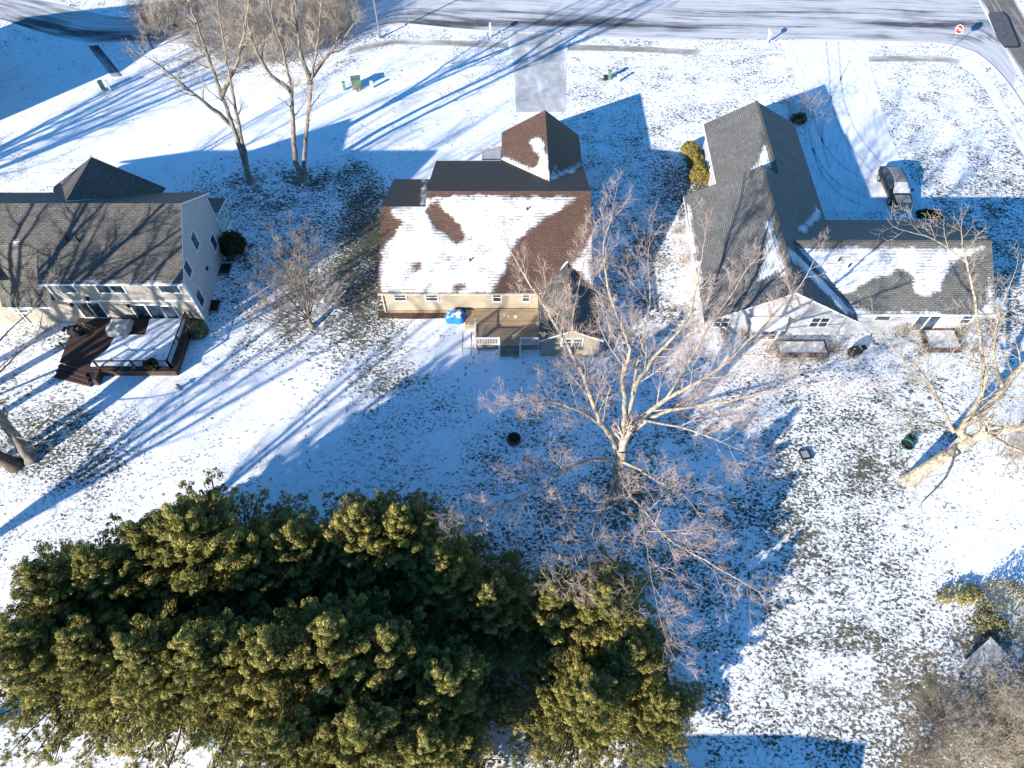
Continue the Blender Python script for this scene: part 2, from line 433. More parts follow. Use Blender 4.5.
# (u, v, ru, rv, bare, tan): how thin the snow lies, read off over the lawns
BLOBS = [
    (358, 235, 20, 60, .92, .15), (362, 300, 22, 45, .80, .35), (388, 380, 30, 45, .72, .75), (380, 450, 40, 30, .40, .3),
    (300, 190, 55, 22, .50, .1), (225, 215, 25, 40, .45, .1), (275, 250, 55, 50, .55, .2), (300, 330, 55, 30, .62, .4), (240, 330, 40, 40, .38, .1),
    (250, 183, 16, 8, .95, .3), (304, 181, 16, 8, .95, .3),
    (255, 120, 110, 30, .06, .2), (120, 125, 90, 35, .08, .3), (60, 172, 60, 14, .30, .9), (60, 90, 60, 30, .16, 0), (430, 130, 60, 35, .14, .2),
    (420, 75, 70, 12, .22, .3), (380, 110, 30, 22, .22, .3),
    (240, 420, 110, 50, .10, .2), (160, 370, 60, 40, .20, .2), (90, 440, 60, 36, .60, .1), (45, 430, 40, 36, .72, .2), (60, 500, 70, 18, .30, .6),
    (20, 330, 30, 30, .35, .3), (40, 370, 40, 30, .28, .2),
    (450, 350, 50, 30, .10, 0), (440, 430, 60, 45, .30, 0), (450, 500, 70, 40, .42, 0), (300, 470, 90, 30, .22, .1), (560, 480, 70, 60, .50, .1), (600, 540, 80, 50, .55, .1),
    (620, 420, 60, 40, .42, 0), (617, 495, 30, 18, .95, .4),
    (630, 140, 36, 44, .42, 0), (655, 230, 26, 60, .62, 0), (650, 300, 34, 40, .55, 0), (680, 260, 12, 40, .25, .4), (690, 185, 18, 24, .85, .2),
    (630, 95, 60, 22, .34, .2), (700, 90, 70, 26, .36, .2), (680, 130, 24, 30, .36, .2),
    (930, 110, 70, 50, .38, .2), (960, 190, 50, 30, .50, .1), (1000, 250, 40, 50, .60, .0),
    (760, 420, 70, 40, .40, 0), (840, 440, 70, 45, .58, .1), (850, 500, 80, 40, .56, .15), (820, 560, 70, 40, .56, .2), (900, 560, 50, 40, .50, .3), (970, 520, 60, 50, .12, .2),
    (760, 600, 60, 40, .52, .2), (810, 640, 80, 24, .70, .35), (740, 630, 40, 16, .20, .1), (800, 665, 100, 8, .25, .4),
    (780, 700, 60, 24, .60, .9), (720, 730, 60, 40, .42, .1), (860, 700, 40, 30, .42, .9), (830, 745, 60, 20, .55, .2), (950, 700, 70, 40, .78, 1.0), (970, 750, 70, 30, .88, 1.0),
    (905, 460, 40, 16, .55, .5), (500, 560, 40, 30, .6, .1), (200, 700, 200, 60, .30, .3), (430, 660, 80, 60, .6, .3), (520, 720, 30, 30, .25, .2),
    (220, 70, 60, 14, .45, .8), (320, 60, 30, 12, .45, .6), (60, 340, 20, 8, .8, .3), (800, 345, 60, 16, .30, .2), (900, 350, 60, 20, .38, .2), (860, 390, 60, 20, .45, 0),
]
def bare_at(X, Y):
    u, v = Quv(X, np.maximum(Y, -20.0), 0)
    wsum = np.full_like(X, .10); b = wsum*.34; t = wsum*.25
    for (cu, cv, ru, rv, bb, tt) in BLOBS:
        q = np.exp(-(((u-cu)/ru)**2+((v-cv)/rv)**2)*.9)
        wsum = wsum+q; b = b+q*bb; t = t+q*tt
    return np.clip(b/wsum*.93+.065, 0, .95), t/wsum
xs = axis_pts(-72, 72, .5, 700); ys = axis_pts(-6, 100, .5, 700)
GX, GY = np.meshgrid(xs, ys)
def ground_z(X, Y):
    k = np.clip((Y-96)/60, 0, 1)
    return 0.0*X
nx, ny = len(xs), len(ys)
me = bpy.data.meshes.new('ground')
co_ = np.stack([GX.ravel(), GY.ravel(), np.zeros(nx*ny)], 1)
idx = (np.arange(ny-1)[:, None]*nx+np.arange(nx-1)[None, :]).ravel()
quads = np.stack([idx, idx+1, idx+nx+1, idx+nx], 1)
me.vertices.add(nx*ny); me.vertices.foreach_set('co', co_.ravel())
me.loops.add(quads.size); me.loops.foreach_set('vertex_index', quads.ravel())
me.polygons.add(len(quads)); me.polygons.foreach_set('loop_start', np.arange(0, quads.size, 4)); me.polygons.foreach_set('loop_total', np.full(len(quads), 4))
me.update(calc_edges=True); me.materials.append(M['ground'])
bb, tt = bare_at(co_[:, 0], co_[:, 1])
a = me.attributes.new('bare', 'FLOAT', 'POINT'); a.data.foreach_set('value', bb.astype(np.float32))
a = me.attributes.new('tan', 'FLOAT', 'POINT'); a.data.foreach_set('value', tt.astype(np.float32))
go = bpy.data.objects.new('ground', me); C.objects.link(go); tag(go, kind='structure')

# footprints trodden across the lawns
def trail(mb, pts, rg):
    L = interp_line([P(*q) for q in pts], .62)
    for i, p in enumerate(L[:-1]):
        d = (L[i+1]-p); d.z = 0
        if d.length < 1e-4: continue
        d.normalize(); n_ = Vector((-d.y, d.x, 0)); c = p+n_*(.13 if i % 2 else -.13)+n_*rg.gauss(0, .05)+d*rg.gauss(0, .08)
        a, b = .17*rg.uniform(.8, 1.2), .075*rg.uniform(.8, 1.2)
        mb.add([c+d*a*math.cos(k*math.pi/4)+n_*b*math.sin(k*math.pi/4)+Vector((0, 0, .005)) for k in range(8)], [tuple(range(8))])
FOOT = [[(60, 560), (150, 490), (230, 440), (330, 402), (372, 360)], [(200, 600), (270, 520), (340, 478), (430, 430), (470, 360)], [(184, 400), (120, 470), (20, 540)], [(640, 336), (590, 380), (520, 432)], [(520, 448), (470, 480), (400, 500)],
        [(210, 330), (260, 370), (300, 400), (310, 470)], [(700, 640), (780, 600), (860, 560), (905, 470)], [(480, 350), (440, 400), (350, 470)]]

# ---------------------------------------------------------------- paved ribbons
def interp_line(pts, step):
    out = []; n = len(pts)
    for i in range(n-1):
        p0, p1, p2, p3 = [Vector(pts[max(0, min(n-1, j))]) for j in (i-1, i, i+1, i+2)]
        k = max(1, int((p2-p1).length/step))
        for j in range(k):
            t = j/k
            out.append(.5*((2*p1)+(p2-p0)*t+(2*p0-5*p1+4*p2-p3)*t*t+(3*p1-p0-3*p2+p3)*t**3))
    out.append(Vector(pts[-1])); return out
def sheet(name, A, B, z, mat, cover=None, nv=8, step=1.0, kind='structure', parent=None):
    """surface between two edge lines with the same number of points"""
    def resample(L, n):
        L = [Vector(p[:2]) for p in L]
        d = [0]
        for i in range(len(L)-1): d.append(d[-1]+(L[i+1]-L[i]).length)
        out = []
        for k in range(n):
            s = d[-1]*k/(n-1); j = 0
            while j < len(d)-2 and d[j+1] < s: j += 1
            t = (s-d[j])/max(1e-9, d[j+1]-d[j]); out.append(L[j].lerp(L[j+1], min(1, t)))
        return out
    A = interp_line([Vector((p[0], p[1])) for p in A], step) if len(A) > 2 else A
    B = interp_line([Vector((p[0], p[1])) for p in B], step) if len(B) > 2 else B
    ln = sum((Vector(A[i+1][:2])-Vector(A[i][:2])).length for i in range(len(A)-1))
    n = max(3, int(ln/step)); A = resample(A, n); B = resample(B, n)
    vs = []; uvs = []; cov = []; s = 0
    for i in range(n):
        if i: s += ((A[i]-A[i-1]).length+(B[i]-B[i-1]).length)/2
        wd = (B[i]-A[i]).length
        for j in range(nv+1):
            p = A[i].lerp(B[i], j/nv); vs.append((p.x, p.y, z)); uvs.append((s, wd*j/nv))
            cov.append(cover(s, j/nv, p) if cover else 0.0)
    fs = [(i*(nv+1)+j, (i+1)*(nv+1)+j, (i+1)*(nv+1)+j+1, i*(nv+1)+j+1) for i in range(n-1) for j in range(nv)]
    o = obj(name, vs, fs, mat, parent); me = o.data
    uvl = me.uv_layers.new(name='UVMap')
    for l in me.loops: uvl.data[l.index].uv = uvs[l.vertex_index]
    at = me.attributes.new('cover', 'FLOAT', 'POINT'); at.data.foreach_set('value', cov)
    if me.polygons[0].normal.z < 0: me.flip_normals()
    if not parent: tag(o, kind=kind)
    return o

near_edge = [P(-60, 4), P(0, 19), P(44, 33), P(88, 42), P(141, 41), P(200, 46), P(260, 52), P(320, 50), P(344, 42), P(372, 29), P(400, 24), P(470, 30), P(560, 34), P(700, 39), P(860, 40), P(958, 46), P(975, 53), P(992, 66), P(1012, 92)]
far_edge = [P(-60, -24), P(0, -8), P(60, 4), P(109, 16), P(150, 17), P(205, 16), P(262, 10), P(310, 0), P(330, -9), P(350, -20), P(380, -28), P(470, -30), P(560, -31), P(700, -32), P(860, -32), P(940, -32), P(975, -24), P(984, 8), P(1016, 72)]
def road_cov(s, t, p):
    u, v = Quv(p.x, p.y)
    c = 0.0
    if u < 150: c -= .06
    for (cv, wv, amt, u0, u1) in ((23, 3.5, -.30, 390, 640), (27, 2.5, -.22, 380, 470), (12, 3.5, -.12, 400, 1000), (27, 2.2, -.30, 620, 800), (25, 3, -.36, 850, 975), (36, 2.0, -.2, 780, 900), (38, 3.5, -.26, 960, 1000), (31, 2.5, .22, 700, 900), (5, 3, .1, 380, 900), (33, 3, -.28, 60, 130), (24, 5, -.2, 0, 60), (40, 3, -.22, 100, 145), (0, 5, -.12, 40, 90)):
        if u0-20 < u < u1+20:
            e = min(1, (u-u0+20)/40, (u1+20-u)/40)
            c += amt*e*math.exp(-((v-cv)/wv)**2)
    return c
sheet('road', near_edge, far_edge, .004, M['road'], road_cov, 14, 1.2)
# side road on the right
sr_l = [P(1060, 160), P(1040, 112), P(1024, 82), P(1000, 42), P(978, 0), P(960, -34)]
sr_r = [P(1140, 160), P(1100, 112), P(1070, 82), P(1045, 42), P(1016, 0), P(1000, -34)]
sheet('side_road', sr_l, sr_r, .008, M['side_road'], lambda s, t, p: .45*max(0, 1-t*9)+.3*max(0, (t-.86)*7), 12, 1.2)
pc = [P(*q, .012) for q in ((990, 12), (1003, 11.5), (1008, 16), (1020, 45), (1018, 47), (1004, 47), (998, 40), (988, 15))]
obj('road_patch', [(p.x, p.y, .012) for p in pc], [tuple(range(len(pc)))], M['patch']); tag(bpy.data.objects['road_patch'], kind='structure')
mb = MB()
for i in (1, 2, 3, 4):
    a, b = pc[i], pc[(i+1) % len(pc)]
    d = (b-a).normalized(); nrm = Vector((-d.y, d.x, 0))*.16
    mb.add([a+nrm+Vector((0, 0, .004)), a-nrm+Vector((0, 0, .004)), b-nrm+Vector((0, 0, .004)), b+nrm+Vector((0, 0, .004))], [(0, 1, 2, 3)])
tag(mb.build('seal_line', M['seal']), kind='structure')
# kerb along the road and round the corner
def kerb(name, line, w_, h_):
    L = interp_line([Vector((p.x, p.y, 0)) for p in line], 1.0); vs = []; fs = []
    for i, p in enumerate(L):
        d = (L[min(i+1, len(L)-1)]-L[max(i-1, 0)]).normalized(); nrm = Vector((d.y, -d.x, 0))
        for q, z in ((0, 0), (0, h_), (w_, h_), (w_, 0)): vs.append((p.x+nrm.x*q, p.y+nrm.y*q, z))
    for i in range(len(L)-1):
        for k in range(3): fs.append((i*4+k, i*4+k+1, (i+1)*4+k+1, (i+1)*4+k))
    o = obj(name, vs, fs, M['kerb']); tag(o, kind='structure')
kerb('kerb', near_edge[9:13], .18, .12)
kerb('kerb', [P(574, 36), P(700, 40.5), P(775, 41)], .18, .12)
kerb('kerb', [P(862, 41), P(930, 43), P(958, 47), P(975, 53), P(992, 66), P(1008, 84), P(1024, 108), P(1045, 150)], .2, .13)
# pavements
sheet('pavement', [P(105, 90), P(133, 81), P(180, 84), P(242, 89), P(290, 84), P(322, 71), P(345, 58), P(384, 46), P(420, 45), P(508, 48.5)],
      [P(101, 86), P(130, 77), P(180, 79), P(242, 84), P(287, 79), P(317, 66), P(340, 53), P(382, 41), P(420, 39.5), P(508, 42.5)], .006, M['walk'],
      lambda s, t, p: (-.24 if Quv(p.x, p.y)[0] > 345 else .05)+.1*abs(t-.5), 4, .8)
sheet('pavement', [P(568, 50), P(640, 52), P(700, 55), P(786, 55)], [P(568, 44.5), P(640, 46.5), P(700, 49.5), P(786, 50)], .006, M['walk'],
      lambda s, t, p: -.24 if Quv(p.x, p.y)[0] < 700 else -.05, 4, .8)
sheet('pavement', [P(862, 62), P(900, 61.5), P(940, 62), P(966, 68), P(984, 88), P(1004, 122), P(1026, 160)], [P(860, 56.5), P(900, 56), P(945, 56), P(975, 61), P(994, 84), P(1013, 117), P(1036, 155)], .006, M['walk'],
      lambda s, t, p: (-.16 if Quv(p.x, p.y)[0] < 960 else .06), 4, .8)
# walk from the back road down to the lawn (top left)
sheet('path', [P(123, 76), P(98, 45)], [P(112, 77), P(88, 46)], .006, M['road_shade'], lambda s, t, p: -.08, 4, .8)
# driveways
sheet('driveway', [P(516, 112), P(514, 75), P(511, 44), P(506, 30)], [P(566, 112), P(566, 75), P(568, 44), P(573, 33)], .012, M['drive'],
      lambda s, t, p: -.30-.05*math.exp(-((t-.2)/.1)**2)+.12*max(0, abs(t-.5)-.38)*8, 10, 1.0)
def dc(s, t, p):
    c = .2
    for tc in (.22, .40, .55): c -= .36*math.exp(-((t-tc-.03*math.sin(s*.3))/.022)**2)*(1 if s > 12 else .6)
    return c-.22*math.exp(-((t-.06)/.03)**2)*(1 if s > 8 else .5)
sheet('driveway', [P(812, 212), P(806, 160), P(806, 120), P(798, 86), P(787, 54), P(778, 40)], [P(935, 212), P(905, 168), P(888, 130), P(878, 95), P(868, 56), P(872, 40)], .012, M['drive_snow'], dc, 40, .7)

fm_ = MB(); rg_ = random.Random(8)
for tr in FOOT: trail(fm_, tr, rg_)
fo = fm_.build('footprints', simple('trodden_snow_shade', (.42, .43, .46), .8, .2, 3));  # flat ovals; the shade inside each print is painted as grey snow
def track(pts, w_=.2):
    L = interp_line([P(*q) for q in pts], .5); vs = []; fs = []
    for i, p in enumerate(L):
        d = (L[min(i+1, len(L)-1)]-L[max(i-1, 0)]); d.z = 0; d.normalize(); n_ = Vector((-d.y, d.x, 0))*w_/2*(1+.3*math.sin(i*1.7))
        vs += [p+n_+Vector((0, 0, .017)), p-n_+Vector((0, 0, .017))]
    fs = [(2*i, 2*i+1, 2*i+3, 2*i+2) for i in range(len(L)-1)]
    o = obj('tyre_track', vs, fs, M['track']); tag(o, kind='structure')
M['track'] = simple('tyre_pressed_snow', (.58, .59, .62), .8, .25, 2)
for t_ in ([(826, 42), (829, 70), (832, 104), (846, 140), (872, 172)], [(838, 42), (840, 68), (844, 100), (858, 134), (880, 162)], [(812, 110), (822, 140), (842, 166), (874, 184)], [(808, 128), (816, 156), (836, 182), (868, 198)],
          [(812, 148), (822, 174), (842, 196), (866, 206)], [(850, 60), (838, 84), (826, 110), (822, 140), (830, 168)]): track(t_)
tag(fo, 'footprint trails trodden across the snowy back lawns', 'footprints', None, 'stuff')
# ---------------------------------------------------------------- roofs
def sd_poly(px, py, poly):
    """signed distance (inside positive) of points to a polygon"""
    n = len(poly); d = np.full(px.shape, 1e9); ins = np.zeros(px.shape, bool)
    for i in range(n):
        ax, ay = poly[i]; bx, by = poly[(i+1) % n]
        ex, ey = bx-ax, by-ay; L = ex*ex+ey*ey+1e-12
        t = np.clip(((px-ax)*ex+(py-ay)*ey)/L, 0, 1)
        d = np.minimum(d, np.hypot(px-ax-t*ex, py-ay-t*ey))
        c = ((ay > py) != (by > py)) & (px < (bx-ax)*(py-ay)/((by-ay) if abs(by-ay) > 1e-12 else 1e-12)+ax)
        ins ^= c
    return np.where(ins, d, -d)
def roof_bm(bm, poly, thick, snow_px=(), up=None, cell=.3, off=Vector((0, 0, 0)), snow_all=None, holes_px=()):
    """one roof slab: poly = world corners of its top. Adds to bm; top faces cut fine and carry the snow attribute"""
    poly = [Vector(p) for p in poly]
    n = Vector((0, 0, 0))
    for i in range(len(poly)): 
        a, b = poly[i], poly[(i+1) % len(poly)]
        n += Vector(((a.y-b.y)*(a.z+b.z), (a.z-b.z)*(a.x+b.x), (a.x-b.x)*(a.y+b.y)))
    n.normalize()
    if n.z < 0: poly = poly[::-1]; n = -n
    slope = Vector((n.x, n.y, 0)); slope = slope.normalized() if slope.length > 1e-4 else Vector((0, 1, 0))
    upd = (-slope-n*(-slope).dot(n)).normalized(); al = upd.cross(n).normalized(); o = poly[0]
    t = bmesh.new(); vt = [t.verts.new(p) for p in poly]; t.faces.new(vt)
    cs = [( (p-o).dot(al), (p-o).dot(upd)) for p in poly]
    for ax, k in ((al, 0), (upd, 1)):
        lo = min(c[k] for c in cs); hi = max(c[k] for c in cs); x = lo+cell
        while x < hi-.02:
            bmesh.ops.bisect_plane(t, geom=t.verts[:]+t.edges[:]+t.faces[:], plane_co=o+ax*x, plane_no=ax); x += cell
    t.verts.ensure_lookup_table()
    px = np.array([(v.co-o).dot(al) for v in t.verts]); py = np.array([(v.co-o).dot(upd) for v in t.verts])
    sdv = np.full(px.shape, -9.0); edge_d = sd_poly(px, py, cs)
    if snow_all is not None: sdv[:] = snow_all
    for sp in snow_px:
        q = [on_plane(u, v, o, n) for u, v in sp]
        sdv = np.maximum(sdv, sd_poly(px, py, [((p-o).dot(al), (p-o).dot(upd)) for p in q]))
    for sp in holes_px:
        q = [on_plane(u, v, o, n) for u, v in sp]
        sdv = np.minimum(sdv, -sd_poly(px, py, [((p-o).dot(al), (p-o).dot(upd)) for p in q]))
    uvl = bm.loops.layers.uv.get('UVMap') or bm.loops.layers.uv.new('UVMap')
    sl = bm.verts.layers.float.get('snow') or bm.verts.layers.float.new('snow')
    mp = {}
    for i, v in enumerate(t.verts):
        nv_ = bm.verts.new(v.co-off+n*.10*max(0.0, min(1.0, (sdv[i]+.1)/.5, edge_d[i]/.3))); nv_[sl] = float(sdv[i]); mp[v.index] = (nv_, px[i], py[i])
    for f in t.faces:
        nf = bm.faces.new([mp[v.index][0] for v in f.verts]); nf.material_index = 0
        for l, v in zip(nf.loops, f.verts): l[uvl].uv = (mp[v.index][1], mp[v.index][2])
    t.free()
    dz = Vector((0, 0, -thick)); top = [bm.verts.new(p-off) for p in poly]; bot = [bm.verts.new(p+dz-off) for p in poly]
    for v in top+bot: v[sl] = -9
    m_ = len(poly)
    for i in range(m_):
        f = bm.faces.new((top[i], bot[i], bot[(i+1) % m_], top[(i+1) % m_])); f.material_index = 1
    f = bm.faces.new(bot[::-1]); f.material_index = 1
def roof_obj(name, slabs, mats, parent, off):
    bm = bmesh.new()
    for s in slabs: roof_bm(bm, s[0], s[1], s[2] if len(s) > 2 else (), off=Vector(off), holes_px=s[7] if len(s) > 7 else ())
    me = bpy.data.meshes.new(name); bm.to_mesh(me); bm.free()
    for m in mats: me.materials.append(m)
    o = bpy.data.objects.new(name, me); C.objects.link(o); o.parent = parent
    return o
def pitched(mb, axis, a0, a1, b0, b1, bm_, z0, ze, zr, sh=0, shy=0, mi=0):
    """gabled wall block: axis 'x' or 'y' = ridge direction; b0..b1 across, ridge at bm_"""
    prof = [(b0, z0), (b1, z0), (b1, ze), (bm_, zr), (b0, ze)]
    vs = []
    for a_ in (a0, a1):
        for b_, z in prof:
            x, y = (a_, b_) if axis == 'x' else (b_, a_)
            vs.append((x+sh*(y-shy), y, z))
    fs = [tuple(range(5)), tuple(range(5, 10))[::-1]]+[(i, 5+i, 5+(i+1) % 5, (i+1) % 5) for i in range(5)]
    mb.add(vs, fs, mi)
def window(parent, off, c, nrm, w_, h_, name='window', style='sash', fr=.09, glass=None, depth=.05, tilt=None):
    """frame standing proud of the wall, pane inside it"""
    c = Vector(c); nrm = Vector(nrm).normalized(); u = Vector((0, 0, 1)).cross(nrm).normalized(); z = Vector((0, 0, 1))
    mb = MB()
    def b(x0, x1, z0, z1, d0, d1):
        vs = [c+u*x+z*zz+nrm*d for d in (d0, d1) for x, zz in ((x0, z0), (x1, z0), (x1, z1), (x0, z1))]
        mb.add(vs, [(0, 3, 2, 1), (4, 5, 6, 7), (0, 1, 5, 4), (1, 2, 6, 5), (2, 3, 7, 6), (3, 0, 4, 7)])
    W, Hh = w_/2, h_/2
    b(-W-fr, -W, -Hh-fr, Hh+fr, -.04, depth); b(W, W+fr, -Hh-fr, Hh+fr, -.04, depth)
    b(-W, W, Hh, Hh+fr, -.04, depth); b(-W, W, -Hh-fr, -Hh, -.04, depth+.03)
    if style == 'sash': b(-W, W, -.03, .03, -.04, depth-.015)
    if style in ('double', 'slider', 'triple'):
        k = 2 if style != 'triple' else 3
        for i in range(1, k): b(-W+w_*i/k-.05, -W+w_*i/k+.05, -Hh, Hh, -.04, depth-.005)
        if style == 'double': b(-W, W, -.025, .025, -.04, depth-.02)
    f = mb.build(name, M['trim'], parent, off=off)
    pm = MB(); vs = [c+u*x+z*zz+nrm*d for d in (-.03, .012) for x, zz in ((-W, -Hh), (W, -Hh), (W, Hh), (-W, Hh))]
    pm.add(vs, [(0, 3, 2, 1), (4, 5, 6, 7), (0, 1, 5, 4), (1, 2, 6, 5), (2, 3, 7, 6), (3, 0, 4, 7)])
    pm.build('pane', glass or M['glass'], f, off=off)
    return f
def vent_pipe(parent, off, p, h=.35):
    MB().tube([Vector(p)-Vector((0, 0, .1)), Vector(p)+Vector((0, 0, h))], .07, 8).build('vent_pipe', M['black'], parent, off=off)
def corner(mb, x, y, z0, z1, w_=.12):
    mb.box(x-w_/2, x+w_/2, y-w_/2, y+w_/2, z0, z1)

# ================================================================ centre house
O = (-2, 44, 0)
h = thing('ranch_house', 'cream ranch house with brown shingle roof mostly under snow and a tan deck behind', 'house', O)
e, m_ = 2.85, .42
ST = .14
apx = (4.58, 40.75, 4.02)
roofs = [
 ([(-10.95, 38, e), (6.6, 38, e), (6.6, 46.3, 6.336), (-7.2, 46.3, 6.336), (-7.2, 45.0, 5.79), (-10.95, 45.0, 5.79)], ST,
  [[(388, 208), (440, 196), (576, 197), (568, 205), (556, 213), (543, 221), (528, 232), (517, 243), (510, 256), (505, 270), (500, 283), (492, 292.5), (381, 292.5), (380.5, 250), (398, 228), (402, 222), (391, 213)],
   [(592, 234), (592, 285), (572, 264), (581, 257), (588, 243)]],
  None, .3, Vector((0, 0, 0)), None,
  [[(425, 209), (433, 202), (439, 201), (447, 212), (456, 222), (455, 231), (446, 233), (437, 229), (430, 220)],
   [(380, 208), (390, 208), (400, 224), (394, 236), (383, 246), (379, 235)], [(445, 225), (458, 222), (470, 238), (458, 246), (448, 238)],
   [(412, 264), (420, 263), (421, 269), (414, 269)], [(452, 284), (466, 283), (467, 290), (454, 291)]]),
 ([(-7.2, 46.3, 6.336), (6.6, 46.3, 6.336), (6.6, 54.6, e), (-7.2, 54.6, e)], ST, [[(573, 172), (581, 164), (573, 168), (555, 177), (554, 179)]]),
 ([(-10.95, 45.0, 5.79), (-7.2, 45.0, 5.79), (-7.2, 52.0, e), (-10.95, 52.0, e)], ST, [[(421, 205), (426, 204), (427, 176), (424, 176)]]),
 ([(-1.0, 58.9, e), (3.15, 58.9, 5.33), (3.3, 48.7, 5.33), (-1.0, 55.0, e)], ST,
  [[(503, 156), (532, 168), (539, 164), (541, 155), (532, 146), (529, 142), (536, 137), (541, 138), (546, 150), (549, 160), (551, 181), (546, 180), (502, 160)]]),
 ([(6.6, 58.9, e-.35), (3.15, 58.9, 5.33), (3.3, 48.7, 5.33), (6.6, 53.4, 3.0)], ST, [[(550, 181), (555, 166), (553, 176), (580, 164), (580, 166), (552, 182)]]),
]
roof_obj('roof', roofs, [M['roof_brown'], M['trim_tan']], h, O)
mb = MB()
pitched(mb, 'x', -7.0, 6.3, 38.4, 54.2, 46.3, 0, e-.02, 6.12)
pitched(mb, 'x', -10.65, -7.0, 38.4, 51.6, 45.0, 0, e-.02, 5.6)
pitched(mb, 'y', 54.0, 58.5, -.7, 6.3, 3.15, 0, e-.3, 5.0)
mb.build('wall', M['cream'], h, off=O)
mb = MB(); mb.box(-10.72, 6.36, 38.33, 38.39, 0, .28); mb.box(-10.72, -10.66, 38.4, 51.6, 0, .28); mb.build('foundation', M['found'], h, off=O)
for q in ((-10.95, 2.1, 37.90, 37.995), (-7.2, -1.1, 54.605, 54.70)): MB().box(*q, e-.13, e-.01).build('gutter', M['trim_tan'], h, off=O)
mb = MB(); mb.tube([(-10.72, 38.3, 0.1), (-10.72, 38.3, 2.7)], .05, 6); mb.build('downpipe', M['trim'], h, off=O)
for u, w_, st in ((400.5, .95, 'sash'), (432, .95, 'sash'), (497, .62, 'sash'), (526, .6, 'sash')):
    p = on_y(u, 299.5 if u < 450 else 300, 38.4)
    window(h, O, (p.x, 38.4, 1.93), (0, -1, 0), w_, .72 if u < 450 else .95, style=st)
# sunroom wing (south gable)
sw = dict(x0=2.1, x1=7.15, ys=33.3, e=2.62, xm=4.62, zr=3.9)
roof_obj('roof', [
  ([(sw['x0'], sw['ys'], sw['e']), (sw['xm'], sw['ys'], sw['zr']), (4.58, 40.5, sw['zr']), (sw['x0'], 38.2, sw['e']+.05)], .12),
  ([(sw['x1'], sw['ys'], sw['e']), (sw['xm'], sw['ys'], sw['zr']), (4.58, 40.5, sw['zr']), (6.9, 38.4, sw['e']+.05)], .12),
  ], [M['roof_taupe'], M['trim']], h, O)
MB().bar((2.1, 38.2, 2.70), (4.56, 40.5, 3.93), .14, .05).build('valley_flashing', M['trim'], h, off=O)
mb = MB(); pitched(mb, 'y', 33.75, 38.35, 2.35, 6.95, sw['xm'], 0, 2.5, 3.72); mb.build('sunroom_wall', M['grey_sid'], h, off=O)
window(h, O, (4.75, 33.75, 1.9), (0, -1, 0), 1.55, .85, style='double', fr=.11)
for yy in (35.0, 36.3): window(h, O, (2.35, yy, 1.7), (-1, 0, 0), .8, 1.2, style='sash')
vent_pipe(h, O, on_plane(527, 211, (0, 38, e), Vector((0, -m_, 1))), .4); vent_pipe(h, O, on_plane(470, 262, (0, 38, e), Vector((0, -m_, 1))), .4)
# garage door on the street side and front door
mb = MB(); mb.box(.5, 5.6, 58.5, 58.56, .05, 2.3); mb.build('garage_door', M['trim'], h, off=O)
mb = MB(); mb.box(-3.2, -2.2, 54.2, 54.27, .1, 2.2); mb.build('door', M['red'], h, off=O)
for x in (-9.2, -5.4): window(h, O, (x, 51.6 if x < -7 else 54.2, 1.6), (0, 1, 0), 1.3, 1.1, style='double')
mb = MB(); mb.add([(-2.9, 54.7, 2.6), (-1.1, 54.7, 2.6), (-1.1, 57.4, 2.45), (-2.9, 56.6, 2.45)], [(0, 1, 2, 3)]); mb.add([(-2.9, 54.7, 2.5), (-1.1, 54.7, 2.5), (-1.1, 57.4, 2.35), (-2.9, 56.6, 2.35)], [(3, 2, 1, 0), ])
mb.box(-2.9, -1.1, 57.3, 57.36, 2.32, 2.46); mb.tube([(-2.8, 56.5, 0), (-2.8, 56.5, 2.4)], .07, 8)
mb.build('porch_roof', M['tarp_grey'], h, off=O)
# deck with white rails
D = (-.3, 36.3, 0); dk = thing('wooden_deck', 'tan board deck with white railings behind the cream ranch house', 'deck', D)
mb = MB(); mb.box(-3.08, 2.3, 34.4, 38.3, .52, .6); mb.build('deck_boards', M['deck_tan'], dk, off=D)
mb = MB(); mb.box(-3.06, 2.28, 34.42, 34.47, .05, .51); mb.box(-3.06, -3.01, 34.5, 38.2, .05, .51)
for x in (-2.9, -1.1, .7, 2.1):
    mb.box(x-.06, x+.06, 34.5, 34.62, 0, .5)
mb.build('deck_frame', M['wood'], dk, off=D)
mb = MB(); mb.box(-3.9, -3.1, 36.6, 38.2, .0, .55); mb.build('landing', M['deck_tan'], dk, off=D)
def rail(a, b, z0=.6, z1=1.5, mat='trim', gap=.13, pw=.1, par=None, off=None):
    mb = MB(); a = Vector(a); b = Vector(b); L = (b-a).length; n = max(2, int(L/gap))
    up = lambda z: Vector((0, 0, z))
    mb.bar(a+up(z1), b+up(z1), .1, .06); mb.bar(a+up(z0+.1), b+up(z0+.1), .05, .05)
    for i in range(1, n): p = a.lerp(b, i/n); mb.bar(p+up(z0+.12), p+up(z1-.03), .035)
    r = mb.build('railing', M[mat], par, off=off)
    for p in (a, b):
        pm = MB(); pm.box(p.x-pw/2, p.x+pw/2, p.y-pw/2, p.y+pw/2, z0-.5 if z0 > .5 else 0, z1+.1); pm.build('post', M[mat], r, off=off)
rail((-3.0, 34.46, 0), (-1.05, 34.46, 0), par=dk, off=D); rail((.7, 34.46, 0), (2.2, 34.46, 0), par=dk, off=D); rail((-3.02, 34.6, 0), (-3.02, 36.4, 0), par=dk, off=D)
mb = MB(); mb.box(-.95, .6, 34.05, 34.4, 0, .4); mb.box(-.95, .6, 33.7, 34.045, 0, .2); mb.build('steps', M['wood'], dk, off=D)
rail((-1.0, 33.5, 0), (-1.0, 34.3, 0), 0, 1.0, par=dk, off=D); rail((.65, 33.5, 0), (.65, 34.3, 0), 0, 1.0, par=dk, off=D)
mb = MB()
